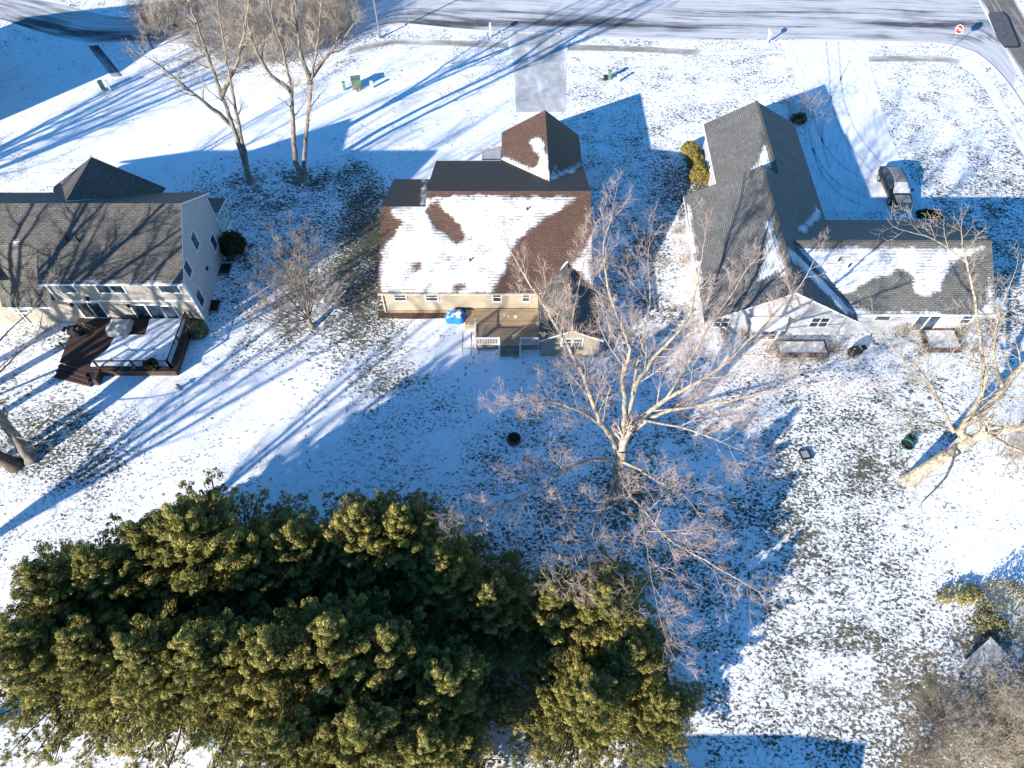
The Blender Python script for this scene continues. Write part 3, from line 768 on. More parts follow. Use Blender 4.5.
for x in (-4.0, -3.3):
    mb.tube([(x, 33.9, 0), (x, 33.9, .9), (x, 35.3, 1.2), (x, 35.3, .0)], .025, 6, cap=False)
mb.tube([(-4.0, 33.9, .9), (-3.3, 33.9, .9)], .025, 6)
mb.build('handrail', M['black'], dk, off=D)
# blue tarp bundle
rng = random.Random(5)
def lump(name, c, r, label, cat, mat, seed=1, group=None, sub=3, flat=.35, parent=None, drop=.0):
    """draped lump: an icosphere squared off, wrinkled and standing on the ground"""
    bm = bmesh.new(); bmesh.ops.create_icosphere(bm, subdivisions=sub+1, radius=1); rg = random.Random(seed)
    ph = [rg.uniform(0, 6.3) for _ in range(8)]
    for v in bm.verts:
        x, y, z = v.co
        k = 1/(max(abs(x), abs(y), abs(z))**flat)
        w1 = 1+.07*math.sin(5*x+3*y+ph[0])+.06*math.sin(7*y-4*x+ph[1])+.035*math.sin(13*x+9*z+ph[2])+.03*math.sin(17*y+ph[3])
        v.co = Vector((x*k*r[0]*w1, y*k*r[1]*w1, max(-.02-drop, (z*k*.5+.5)*r[2]*2*(1+.05*math.sin(9*x+ph[4])+.05*math.sin(8*y+ph[5])))))
    me = bpy.data.meshes.new(name); bm.to_mesh(me); bm.free(); me.materials.append(M[mat])
    me.polygons.foreach_set('use_smooth', [True]*len(me.polygons))
    o = bpy.data.objects.new(name, me); C.objects.link(o); o.location = c
    if parent: o.parent = parent
    else: tag(o, label, cat, group)
    return o
p = P(456, 322); lump('tarp_covered_bundle', (p.x, p.y+.15, 0), (.85, .62, .5), 'blue tarp draped over a low bundle by the cream wall, snow on top', 'tarp', 'tarp_blue', 3)
# mulch bed along the south wall
sheet('mulch_bed', [P(378, 318), P(420, 319), P(470, 317)], [P(378, 311), P(420, 310.5), P(470, 310.5)], .006, M['mulch'], None, 3, .6)

# ================================================================ right house
O = (26, 46, 0); h2 = thing('long_house', 'white house with grey shingle roofs in an L shape beside the snowy driveway', 'house', O)
S, SY = .022, 47.0
def s_(x, y, z): return (x+S*(y-SY), y, z)
sl = .57
ezz = 2.85; XE = 27.7; XR1 = 23.2; XR2 = 21.6
zr1 = ezz+sl*(XE-XR1); zr2 = ezz+sl*(XE-XR2); XW1 = XR1-(zr1-ezz)/sl; XW2 = XR2-(zr2-ezz)/sl
rs = [
 ([s_(XW1, 60.2, ezz), s_(XR1, 60.2, zr1), s_(XR1, 49.2, zr1), s_(XW1, 49.2, ezz)], .15, [[(741, 176), (746, 172), (760, 160), (764, 147), (771, 168), (763, 171), (745, 177)]]),
 ([s_(XW2, 49.6, ezz), s_(XR2, 49.6, zr2), s_(XR2, 35.0, zr2), s_(XW2, 35.0, ezz)], .15, [[(766, 222), (770, 219), (776, 240), (784, 265), (788, 280), (776, 272), (757, 283), (764, 262), (767, 245)], [(688, 200), (692, 222), (699, 262), (708, 316), (706, 316), (688, 240)]]),
 ([s_(XR1, 60.2, zr1), s_(XE, 60.2, ezz), s_(XE, 46.6, ezz), s_(22.7, 41.0, 5.70), s_(XE, 35.8, ezz), s_(XE, 35.0, ezz), s_(XR2, 35.0, zr2), s_(XR2, 49.6, zr2), s_(XR1, 49.6, zr1)], .15,
   [[(815, 205), (822, 214), (806, 232), (795, 232), (806, 222), (813, 214)], [(786, 246), (790, 248), (855, 314), (846, 316), (815, 285), (790, 258)], [(771, 168), (763, 171), (774, 169)]]),
 ([(27.5, 35.8, ezz), (38.6, 35.8, ezz), (38.6, 41.0, 5.70), (22.6, 41.0, 5.70)], .15,
   [[(790, 249), (986, 247), (968, 256), (950, 262), (946, 275), (940, 290), (928, 296), (915, 292), (912, 278), (900, 270), (880, 276), (860, 286), (852, 292), (838, 293), (815, 268)],
    [(850, 303), (858, 308), (870, 312), (925, 311), (940, 315), (850, 316)], [(990, 275), (992, 275), (993, 312), (980, 314), (975, 309), (986, 303)]],
   None, .3, Vector((0, 0, 0)), None, []),
 ([(27.5, 46.6, ezz), (38.6, 46.6, ezz), (38.6, 41.0, 5.70), (22.6, 41.0, 5.70)], .15, [[(820, 213), (826, 216), (800, 236), (792, 240)]]),
]
roof_obj('roof', rs, [M['roof_grey'], M['trim']], h2, O)
mb = MB()
pitched(mb, 'y', 48.9, 59.7, XW1+.4, XE-.4, XR1, 0, ezz-.1+.0, zr1-.22, S, SY)
pitched(mb, 'y', 36.1, 49.2, XW2+.5, XE-.45, XR2, 0, ezz-.12, zr2-.2, S, SY)
pitched(mb, 'x', 24.5, 38.2, 36.35, 46.2, 41.0, 0, ezz-.02, 5.45)
mb.build('wall', M['white_sid'], h2, off=O)
for q in ((27.6, 38.6, 35.70, 35.795), (27.9, 38.6, 46.61, 46.7)): MB().box(*q, ezz-.13, ezz-.01).build('gutter', M['trim'], h2, off=O)
# ridge caps
mb = MB(); mb.bar(s_(XR1, 60.2, zr1+.02), s_(XR1, 49.7, zr1+.02), .28, .05); mb.bar(s_(XR2, 49.6, zr2+.02), s_(XR2, 35, zr2+.02), .28, .05); mb.bar((22.8, 41, 5.73), (38.6, 41, 5.73), .28, .05)
mb.build('ridge_cap', M['roof_grey'].copy() if False else simple('ridge_shingle', (.13, .12, .10), .9, .3, 8), h2, off=O)
# windows and doors of the south side
for x, w_, st in ((17.3, 1.2, 'double'), (25.3, 1.4, 'double')): window(h2, O, (x+S*(36.1-SY), 36.1, 1.5), (0, -1, 0), w_, 1.1, style=st)
window(h2, O, (30.2, 36.35, 1.75), (0, -1, 0), 1.2, .5, style='plain')
window(h2, O, (34.0, 36.35, 1.2), (0, -1, 0), 1.8, 2.0, style='slider', name='patio_door')
window(h2, O, (37.1, 36.35, 1.6), (0, -1, 0), .8, 1.0)
for y in (39.5, 43.5): window(h2, O, (XW2+.5+S*(y-SY), y, 1.6), (-1, 0, 0), 1.2, 1.1, style='double')
window(h2, O, (XW1+.4+S*(56-SY), 56.0, 1.6), (-1, 0, 0), 1.2, 1.1, style='double')
mb = MB(); x = XW1+.4+S*(50.8-SY); mb.box(x-.06, x+.02, 50.3, 51.25, .1, 2.15); mb.build('door', M['red'], h2, off=O)
# bay with a snowy lid on the south gable
mb = MB(); bx = 20.6
mb.prism([(bx-1.3, 36.05), (bx-.8, 34.9), (bx+1.0, 34.9), (bx+1.5, 36.05)], .3, 2.15); b_ = mb.build('bay', M['white_sid'], h2, off=O)
mb = MB(); mb.prism([(bx-1.5, 36.0), (bx-.95, 34.7), (bx+1.15, 34.7), (bx+1.7, 36.0)], 2.152, 2.3); mb.build('bay_roof', M['snowcap'], b_, off=O)
window(b_, O, (bx+.1, 34.9, 1.35), (0, -1, 0), 1.3, 1.0, style='double')
# garage doors face the drive
for y in (51.5, 55.8):
    x = XE-.4+S*(y-SY); mb = MB(); mb.box(x, x+.07, y-1.35, y+1.35, .05, 2.3); mb.build('garage_door', M['trim'], h2, off=O)
window(h2, O, (33, 46.2, 1.6), (0, 1, 0), 1.4, 1.1, style='double')
for u, v in ((838, 262), (848, 268)): vent_pipe(h2, O, on_plane(u, v, (30, 35.8, ezz), Vector((0, -.548, 1)).normalized()), .4)

# ================================================================ left house (two storeys)
O = (-36, 41, 0); h3 = thing('two_storey_house', 'two storey cream and grey sided house with taupe shingles beside the dark brown deck', 'house', O)
S3, Y3 = -.055, 37.0
def l_(x, y, z): return (x+S3*(y-Y3), y, z)
E2 = 5.4; XE3 = -25.45; XW3 = -50.0; YS, YR, YN = 36.75, 42.0, 47.2; ZR = 8.8
sl3 = (ZR-E2)/(YR-YS)
# the catslide over the one storey bay
xa, xb = -40.75, -36.75
ym = 39.3; zm = E2+sl3*(ym-YS)
rs = [
 ([l_(xb, YS, E2), l_(XE3, YS, E2), l_(XE3, YR, ZR), l_(XW3, YR, ZR), l_(XW3, YS, E2), l_(xa, YS, E2), l_(xa, ym, zm), l_(xb, ym, zm)], .17,
   [[(37, 281.5), (180, 283.8), (180, 285), (150, 283.2), (100, 281.5), (60, 281)], [(12, 240), (18, 240), (16, 248), (13, 246)], [(13, 256), (16, 256), (15, 268), (13, 268)]]),
 ([l_(xb, ym, zm), l_(xa, ym, zm), l_(xa-.12, 36.45, 2.95), l_(-37.0, 36.45, 2.95), l_(xb, YS, 3.5)], .17),
 ([l_(XW3, YR, ZR), l_(XE3, YR, ZR), l_(XE3, YN, E2), l_(XW3, YN, E2)], .17),
]
gx = -34.75; gy = 47.9
rs += [
 ([(gx, gy, 8.55), (gx-.2, 42.6, 8.55), (-39.4, 47.3, E2), (-39.6, gy, E2)], .17),
 ([(gx, gy, 8.55), (gx-.2, 42.6, 8.55), (-30.1, 47.0, E2-.1), (-29.9, gy, E2-.1)], .17),
]
roof_obj('roof', rs, [M['roof_taupe'], M['trim']], h3, O)
mb = MB()
pitched(mb, 'x', -36.6, -25.75, 37.25, 46.7, 42.0, 0, E2-.02, ZR-.3, S3, Y3)
pitched(mb, 'x', -49.7, -40.9, 37.25, 46.7, 42.0, 0, E2-.02, ZR-.3, S3, Y3)
prof = [(39.3, 0), (46.7, 0), (46.7, E2-.02), (42.0, ZR-.3), (39.3, 6.7)]
mb.add([(x+S3*(y-Y3), y, z) for x in (-40.9, -36.6) for y, z in prof], [tuple(range(5)), tuple(range(5, 10))[::-1]]+[(i, 5+i, 5+(i+1) % 5, (i+1) % 5) for i in range(5)])
mb.box(-40.6, -36.6, 37.25, 39.3, 0, 2.9, 0, S3, Y3)
pitched(mb, 'y', 46.0, 47.7, -39.2, -30.3, gx, 0, E2-.2, 8.25)
mb.build('wall', M['cream_left'], h3, off=O)
# grey east face: a thin cladding layer of its own
vs = []
for z, y in ((0, 37.2), (0, 46.75), (E2-.02, 46.75), (ZR-.25, 42.0), (E2-.02, 37.2)):
    for dx in (.0, .05): vs.append((-25.75+dx+S3*(y-Y3), y, z))
mb = MB(); mb.add(vs, [(1, 3, 5, 7, 9), (0, 8, 6, 4, 2), (0, 2, 3, 1), (2, 4, 5, 3), (4, 6, 7, 5), (6, 8, 9, 7), (8, 0, 1, 9)])
mb.build('gable_siding', siding_mat('grey_siding', (.48, .48, .50)), h3, off=O)
for q in ((-25.82, -25.66, 37.12, 37.26, 0, E2-.1), (-25.72+S3*9.7-.05, -25.66+S3*9.7+.05, 46.68, 46.8, 0, E2-.1), (-40.68, -40.52, 37.15, 37.25, 0, 2.8),
          (-36.72, -36.55, 37.13, 37.25, 3.0, E2-.1), (-36.5, -25.85, 37.18, 37.248, 2.75, 2.95)):
    MB().box(*q).build('corner_board', M['trim'], h3, off=O)
mb = MB(); mb.add([l_(-36.7, YS-.1, E2-.14), l_(XE3, YS-.1, E2-.14), l_(XE3, YS-.1, E2-.01), l_(-36.7, YS-.1, E2-.01), l_(-36.7, YS-.01, E2-.14), l_(XE3, YS-.01, E2-.14), l_(XE3, YS-.01, E2-.01), l_(-36.7, YS-.01, E2-.01)],
      [(0, 1, 2, 3), (4, 7, 6, 5), (0, 4, 5, 1), (3, 2, 6, 7)]); mb.build('gutter', M['trim'], h3, off=O)
for u, v, w_, h_, st in ((66, 286.5, 1.1, .7, 'plain'), (103, 287.5, 1.0, .75, 'plain'), (117, 288.5, 1.0, .75, 'plain'), (170, 289.5, 1.5, .7, 'plain')):
    p = on_y(u, v, 37.25); window(h3, O, (p.x, 37.25, 4.35), (0, -1, 0), w_, h_+.25, style=st, fr=.12)
def lw(u, v, w_, h_, st, name='window', gl=None):
    p = on_y(u, v, 37.25); window(h3, O, (p.x, 37.25, p.z), (0, -1, 0), w_, h_, style=st, fr=.12, name=name, glass=gl)
lw(92, 310, 1.9, 1.85, 'slider', 'patio_door', M['glass_door']); lw(149, 312, 2.3, 1.75, 'slider', 'patio_door'); lw(170, 312, 1.0, 1.5, 'plain')
p = on_y(47, 309, 37.25); window(h3, O, (p.x-2.2, 37.25, 1.75), (0, -1, 0), 1.1, .7, fr=.1)
for u, v in ((88, 298), (129, 305), (72, 304)):
    p = on_y(u, v, 37.25); MB().box(p.x-.1, p.x+.1, 37.05, 37.24, p.z-.15, p.z+.15).build('wall_lamp', M['black'], h3, off=O)
for u, v, w_, h_ in ((194.5, 241, .95, 1.45), (213.5, 242.5, .95, 1.45), (187.2, 269, .95, 1.3), (199.5, 298, .95, 1.5)):
    p = on_plane(u, v, (-25.70, 37, 0), Vector((1, -S3, 0)).normalized())
    window(h3, O, p, (1, -S3, 0), w_, h_, style='plain', fr=.1, depth=.07)
p = on_plane(206.5, 268.5, (-25.7, 37, 0), Vector((1, -S3, 0)).normalized()); mb = MB(); mb.box(p.x-.05, p.x+.12, p.y-.12, p.y+.12, p.z-.15, p.z+.15); mb.build('vent', M['black'], h3, off=O)
q = [(48.5, 239.5), (79, 239)]
for u, v in ((67.8, 240.5), (79, 241)): vent_pipe(h3, O, on_plane(u, v, (-30, YS, E2), Vector((0, -sl3, 1)).normalized()), .45)
# front porch behind, its end seen at the corner
roof_obj('porch_roof', [([l_(-33, 46.9, 3.35), l_(-25.3, 46.9, 3.35), l_(-25.3, 49.6, 2.7), l_(-33, 49.6, 2.7)], .12)], [M['roof_taupe'], M['trim']], h3, O)
mb = MB()
for x in (-32.5, -29, -25.7): mb.box(x-.07+S3*12, x+.07+S3*12, 49.2, 49.34, 0, 2.7)
mb.box(-33, -26.3, 46.8, 49.4, 0, .35); mb.build('porch', M['trim'], h3, off=O)
mb = MB(); mb.box(-26.36, -26.3, 47.0, 49.2, .9, .98)
for i in range(12): mb.box(-26.35, -26.31, 47.1+i*.18, 47.14+i*.18, .36, .9)
mb.build('porch_railing', M['trim'], h3, off=O)
# window wells
for i, (u, v) in enumerate(((226, 270), (214.5, 307))):
    p = P(u, v); pw = thing('window_well', 'black window well at the foot of the grey gable wall, '+('nearer the street' if i == 0 else 'nearer the deck'), 'window well', (p.x, p.y, 0), 0, 'window wells along the grey gable')
    mb = MB(); mb.box(-.5, .5, -.65, -.6, 0, .22); mb.box(-.5, .5, .6, .65, 0, .22); mb.box(.45, .5, -.6, .6, 0, .22); mb.build('rim', M['metal_grey'], pw)
    mb = MB(); mb.box(-.5, .45, -.6, .6, .005, .12); mb.build('cover', M['black'], pw)

# dark brown deck
D = (-32, 34.5, 0); dk = thing('composite_deck', 'dark brown composite deck with black railings, half under snow, by the cream wall', 'deck', D)
Z = .7
k = [P(59.5, 363, Z), P(83, 387, Z*.3), P(104, 388, Z*.3), P(97, 369, Z), P(104, 371, Z)]
SE = P(173, 371, Z); NE = P(187, 323.5, Z); SWi = P(98, 370, Z)
ys_, xe = SE.y, SE.x+.15
xw = P(72, 332, Z).x
mb = MB(); mb.prism([(xw, 37.2), (xw, 34.4), (P(59.5, 362, Z).x, P(59.5, 362, Z).y), (SWi.x-.9, ys_), (xe, ys_), (xe+.15, 37.2)], Z-.1, Z); mb.build('deck_boards', M['deck_brown'], dk, off=D)
mb = MB(); mb.box(SWi.x, xe-.02, ys_+.02, ys_+.08, .02, Z-.105); mb.box(xe-.06, xe-.0, ys_+.1, 37.15, .02, Z-.105); mb.build('skirt', M['deck_dark'], dk, off=D)
# angled steps down to the lawn
A1 = P(59.5, 362, Z); B1 = Vector((SWi.x-.9, ys_, Z)); nn = Vector((-(B1-A1).y, (B1-A1).x, 0)).normalized(); nn = nn if nn.y < 0 else -nn
mb = MB()
for i in range(3):
    a_, b_ = A1+nn*(.0+.38*i), B1+nn*(.38*i)+Vector((.35*i, 0, 0)); c_, d_ = B1+nn*(.38*(i+1)-.005)+Vector((.35*i+.1, 0, 0)), A1+nn*(.38*(i+1)-.005)
    mb.prism([a_, b_, c_, d_], 0, Z-.17*(i+1))
mb.build('steps', M['deck_brown'], dk, off=D)
mb = MB(); mb.box(SWi.x-.12, SWi.x+.15, ys_-.9, ys_+.1, 0, Z+.05); mb.build('step_wall', M['deck_dark'], dk, off=D)
def brail(a, b):
    a = Vector(a); b = Vector(b); mb = MB(); L = (b-a).length; n = int(L/.12); up = lambda z: Vector((0, 0, z))
    mb.bar(a+up(Z+.95), b+up(Z+.95), .09, .05); mb.bar(a+up(Z+.1), b+up(Z+.1), .04, .04)
    for i in range(1, n): q = a.lerp(b, i/n); mb.bar(q+up(Z+.1), q+up(Z+.95), .02)
    r = mb.build('railing', M['black'], dk, off=D)
    for t in (0, .5, 1): q = a.lerp(b, t); MB().box(q.x-.06, q.x+.06, q.y-.06, q.y+.06, Z, Z+1.02).build('post', M['deck_dark'], r, off=D)
brail((SWi.x, ys_+.3, 0), (xe-.35, ys_+.3, 0)); brail((xe-.35, ys_+.3, 0), (xe-.2, 37.0, 0))
# perimeter bench board left bare round the snow
bm = bmesh.new(); x0, x1, y0, y1 = P(106, 345, Z).x+.1, xe-.5, ys_+.45, 37.1
nxs, nys = 50, 36; grid = []
rg = random.Random(4); ph = [rg.uniform(0, 6) for _ in range(6)]
for j in range(nys+1):
    row = []
    for i in range(nxs+1):
        u, v = i/nxs, j/nys; x = x0+(x1-x0)*u; y = y0+(y1-y0)*v
        edge = min(u*(x1-x0), (1-u)*(x1-x0), v*(y1-y0), (1-v)*(y1-y0)+.1)
        xx = x-(.55*math.sin(v*5+ph[0])+.15*math.sin(v*13+ph[1]))*(1-u)**3
        z = Z+.004+.11*min(1, edge/.25)**.6+.015*math.sin(x*3.1+ph[2])*math.sin(y*2.7+ph[3])*min(1, edge*2)
        row.append(bm.verts.new((xx-D[0], y-D[1], z)))
    grid.append(row)
for j in range(nys):
    for i in range(nxs):
        if (j > nys*.62 and 3 < i < 24): continue        # bare by the covered table
        bm.faces.new((grid[j][i], grid[j][i+1], grid[j+1][i+1], grid[j+1][i]))
me = bpy.data.meshes.new('deck_snow'); bm.to_mesh(me); bm.free()
m2, nt, b2 = newmat('deck_snow'); pos = geo_pos(nt)
g_ = smooth(nt, noise(nt, pos, 3.2, 3, .6, .5), .60, .66); nt.links.new(mix(nt, g_, SNOW, (.25, .22, .2)), b2.inputs['Base Color']); b2.inputs['Roughness'].default_value = .8; b2.inputs['Specular IOR Level'].default_value = .1
bump(nt, b2, noise(nt, pos, 3.2, 3, .6, .5), .5, .08)
me.materials.append(m2); me.polygons.foreach_set('use_smooth', [True]*len(me.polygons))
o = bpy.data.objects.new('deck_snow', me); C.objects.link(o); o.parent = dk
p = P(122, 331, Z+.0); lump('covered_patio_table', (p.x, p.y-.0, Z), (.95, .85, .42), 'grey covered patio table standing on the dark brown deck', 'patio table', 'tarp_grey', 8, flat=.5)
p = P(78, 335, Z); g = thing('barbecue_grill', 'black covered barbecue grill on the dark brown deck by the cream wall', 'grill', (p.x, p.y, Z))
lump('cover', (0, 0, 0), (.62, .38, .5), None, None, 'blackcloth', 12, parent=g); MB().box(-.85, -.6, -.25, .25, .72, .78).build('shelf', M['black'], g)
# potted evergreen on the deck corner comes with the plants below
p = P(65, 349, Z); g = thing('post_light', 'short black post light at the left edge of the brown deck', 'light', (p.x, p.y, Z-.1)); MB().tube([(0, 0, 0), (0, 0, .75)], .05, 8).build('post', M['black'], g); MB().lathe([(0, .74), (.10, .75), (.12, .9), (.0, .97)], 10).build('lamp_head', M['black'], g)

# ================================================================ neighbours outside the frame whose shadows fall into it
def plain_house(loc, rz, wx, wy, eh, rh, label, name='neighbour_house', mat='cream'):
    g = thing(name, label, 'house', loc, rz)
    mb = MB(); pitched(mb, 'x', -wx/2, wx/2, -wy/2, wy/2, 0, 0, eh, rh-.15); mb.build('wall', M[mat], g)
    a = wx/2+.4; b = wy/2+.45; ez = eh-.1
    bm = bmesh.new()
    for s in (-1, 1): roof_bm(bm, [(-a, 0, rh), (a, 0, rh), (a, s*b, ez), (-a, s*b, ez)], .15, cell=2.0, snow_all=1.5 if s > 0 else -2)
    me = bpy.data.meshes.new('roof'); bm.to_mesh(me); bm.free(); me.materials.append(M['roof_grey']); me.materials.append(M['trim'])
    o = bpy.data.objects.new('roof', me); C.objects.link(o); o.parent = g
    for x in (-wx*.3, 0, wx*.3):
        for s in (-1, 1): window(g, (0, 0, 0), (x, s*wy/2, 1.6), (0, s, 0), 1.1, 1.1)
    return g
plain_house((-64.5, 67.5, 0), R(10), 13, 13, 6.0, 10.5, 'tall cream house past the upper left edge, shading the back road', mat='cream_left')
plain_house((5.5, -5.0, 0), R(0), 8.5, 9, 3.0, 5.2, 'small white house under the camera beyond the bottom edge', mat='white_sid')

# ================================================================ trees
def tubes_mesh(name, lines, mat, parent, nside=5):
    """lines: list of (pts [n,3], radii) -> one mesh of tapered tubes"""
    V = []; Fc = []; base = 0
    for pts, rad in lines:
        pts = np.asarray(pts, float); n = len(pts); k = nside if rad[0] > .05 else 3
        d = np.gradient(pts, axis=0); d /= (np.linalg.norm(d, axis=1, keepdims=True)+1e-9)
        ref = np.array([0, 0, 1.0]) if abs(d[0, 2]) < .8 else np.array([1.0, 0, 0])
        x = np.cross(d, ref); x /= (np.linalg.norm(x, axis=1, keepdims=True)+1e-9); y = np.cross(x, d)
        a = np.arange(k)*2*np.pi/k; r = np.asarray(rad)[:, None, None]
        ring = pts[:, None, :]+r*(x[:, None, :]*np.cos(a)[None, :, None]+y[:, None, :]*np.sin(a)[None, :, None])
        V.append(ring.reshape(-1, 3))
        i = np.arange(n-1)[:, None]*k; j = np.arange(k)[None, :]; j2 = (j+1) % k
        q = np.stack([base+i+j, base+i+j2, base+i+k+j2, base+i+k+j], -1).reshape(-1, 4)
        Fc.append(q); base += n*k
    V = np.concatenate(V); Fc = np.concatenate(Fc)
    me = bpy.data.meshes.new(name)
    me.vertices.add(len(V)); me.vertices.foreach_set('co', V.ravel())
    me.loops.add(Fc.size); me.loops.foreach_set('vertex_index', Fc.ravel())
    me.polygons.add(len(Fc)); me.polygons.foreach_set('loop_start', np.arange(0, Fc.size, 4)); me.polygons.foreach_set('loop_total', np.full(len(Fc), 4))
    me.polygons.foreach_set('use_smooth', np.ones(len(Fc), bool))
    me.update(calc_edges=True); me.materials.append(mat)
    o = bpy.data.objects.new(name, me); C.objects.link(o); o.parent = parent
    return o
def unit(v): return v/(np.linalg.norm(v)+1e-9)
def branch(rng, p, d, L, r, depth, out, bend=.25, up=.12, ratio=.62, kids=5, rmin=.008, spread=.75):
    n = 5 if depth > 1 else 4
    pts = [p]; dd = d.copy()
    for i in range(n):
        dd = unit(dd+rng.normal(0, bend, 3)*.5+np.array([0, 0, up]))
        pts.append(pts[-1]+dd*L/n)
    rad = [max(rmin*.6, r*(1-.72*i/n)) for i in range(n+1)]
    out.append((np.array(pts), rad, depth))
    if depth <= 0: return
    k = kids+int(rng.integers(-1, 2))
    for c in range(k):
        t = .18+.8*(c+rng.random())/k; i = min(n-1, int(t*n)); f = t*n-i
        q = pts[i]*(1-f)+pts[i+1]*f
        ax = unit(pts[i+1]-pts[i]); s = unit(np.cross(ax, rng.normal(0, 1, 3)))
        nd = unit(ax*(1-spread*.45)+s*spread*(.7+.5*rng.random()))
        branch(rng, q, nd, L*ratio*(1.1-.5*t)*(.8+.4*rng.random()), max(rmin, r*.5*(1-.5*t)), depth-1, out, bend, up, ratio, kids, rmin, spread)
def cat_smooth(pts, step=.6):
    return np.array([list(p) for p in interp_line([Vector(p) for p in pts], step)])
def bare_tree(name, label, base, limbs, seed, mats=('bark', 'twig_red'), group=None, depth=2, kids=6, L0=3.2, rmin=.009, every=.9, spread=.8, up=.1, start=.25, cat='tree', flare=True, ratio=.62, bend=.3):
    """limbs: list of (polyline points in world, r0, r1). The thick lines become the trunk, all side growth the crown"""
    rng = np.random.default_rng(seed); base = np.array(base, float)
    t = thing(name, label, cat, tuple(base), 0, group)
    thick = []; thin = []
    for li, lm in enumerate(limbs):
        pts, r0, r1 = lm[:3]; st = lm[3] if len(lm) > 3 else start; ll = lm[4] if len(lm) > 4 else L0
        P_ = cat_smooth(pts)-base; n = len(P_)
        P_[1:-1] += rng.normal(0, 1, (n-2, 3))*min(.035, r0*.2)
        rad = [r0+(r1-r0)*(i/(n-1))**.8 for i in range(n)]
        if li == 0 and flare:
            for i in range(min(3, n)): rad[i] *= (1.55, 1.18, 1.05)[i]
        thick.append((P_, rad))
        seg = np.linalg.norm(np.diff(P_, axis=0), axis=1); tot = seg.sum(); cum = np.concatenate([[0], np.cumsum(seg)])
        s = tot*st+rng.random()*every
        while s < tot*.99:
            i = min(n-2, int(np.searchsorted(cum, s)-1)); i = max(i, 0); f = (s-cum[i])/max(seg[i], 1e-6)
            q = P_[i]*(1-f)+P_[i+1]*f; ax = unit(P_[i+1]-P_[i]); sv = unit(np.cross(ax, rng.normal(0, 1, 3)))
            fr = s/tot; rr = rad[i]
            d0 = unit(ax*(.55+.3*rng.random())+sv*spread)
            out = []; branch(rng, q, d0, ll*(.6+.7*rng.random())*(1.05-.5*fr), min(rr*.45, .06), depth, out, bend, up, ratio, kids, rmin, spread)
            for a, b, c in out: (thick if (c >= depth and b[0] > .03) else thin).append((a, b))
            s += every*(.6+.8*rng.random())
        out = []; branch(rng, P_[-1], unit(P_[-1]-P_[-2]), ll*.8, r1, depth, out, bend, up, ratio, kids, rmin, spread)
        thin += [(a, b) for a, b, c in out]
    tubes_mesh('trunk', thick, M[mats[0]], t, 8); tubes_mesh('crown', thin, M[mats[1]], t, 3)
    return t
def L3(*pts): return [tuple(P(u, v, z)) for u, v, z in pts]

# big tree in the middle of the lawn
base = P(617, 496); TH_ = .82
T = [
 (L3((617, 496, -.1), (618, 482, 1.2), (619, 466, 2.8), (622, 450, 4.2)), .50, .36, 1.2),
 (L3((619, 466, 2.8), (613, 440, 4.6), (600, 420, 6.4), (580, 370, 9.0), (548, 312, 12.5), (531, 286, 14.2), (517, 262, 15.2)), .26, .05, .22),
 (L3((622, 450, 4.2), (625, 408, 7.2), (622, 376, 9.2), (630, 350, 10.8), (618, 316, 12.4), (608, 288, 14), (603, 256, 15.3), (607, 232, 16)), .24, .04, .25),
 (L3((622, 450, 4.2), (629, 408, 7), (640, 377, 9), (657, 355, 10.6), (686, 321, 12.6), (695, 290, 14.2), (702, 258, 15.4)), .24, .04, .25),
 (L3((622, 450, 4.2), (634, 425, 6), (666, 399, 8), (710, 375, 9.8), (748, 341, 11.8), (778, 310, 13.4), (800, 286, 14.5)), .25, .04, .2),
 (L3((628, 436, 5), (650, 418, 6.6), (681, 408, 7.8), (729, 401, 9.6), (777, 389, 11), (812, 384, 12)), .20, .035, .22),
 (L3((613, 440, 4.6), (597, 422, 6.0), (575, 409, 7.6), (548, 401, 9.2), (520, 403, 10.4)), .17, .03, .2),
 (L3((610, 459, 3.6), (592, 460, 4.6), (575, 466, 5.4), (536, 489, 6.6), (506, 503, 7.6), (482, 515, 8.3)), .17, .03, .2),
 (L3((621, 462, 3.4), (640, 470, 4.6), (664, 485, 6), (684, 494, 7), (697, 512, 7.6)), .15, .03, .25),
 (L3((619, 470, 2.6), (628, 492, 5.0), (647, 514, 7.6), (668, 538, 9.6), (705, 560, 11), (742, 582, 12.0)), .15, .03, .3),
 (L3((617, 474, 2.4), (604, 505, 4.6), (584, 540, 6.2), (566, 572, 7.4)), .12, .025, .3),
 (L3((640, 508, 7.0), (646, 540, 9.0), (652, 580, 10.0), (660, 618, 10.6)), .07, .02, .2),
 (L3((632, 395, 8.0), (640, 350, 10), (650, 300, 12.5), (648, 262, 14)), .12, .03, .2),
 (L3((666, 399, 8), (690, 360, 10.5), (712, 322, 12.5), (735, 290, 14)), .12, .03, .2),
 (L3((580, 370, 9.0), (572, 330, 11), (578, 290, 13), (584, 262, 14.2)), .10, .03, .2),
 (L3((640, 420, 6.5), (690, 430, 8), (735, 448, 9.2)), .10, .025, .2),
]
T = [(q[0], q[1]*TH_, *q[2:]) for q in T]
bare_tree('bare_tree', 'large spreading bare tree with pale limbs in the middle of the lawn', base, T, 11, ('bark_pale', 'twig_red'), depth=3, kids=5, L0=3.5, rmin=.0065, every=.78, spread=.68, up=.07, ratio=.62, bend=.2)

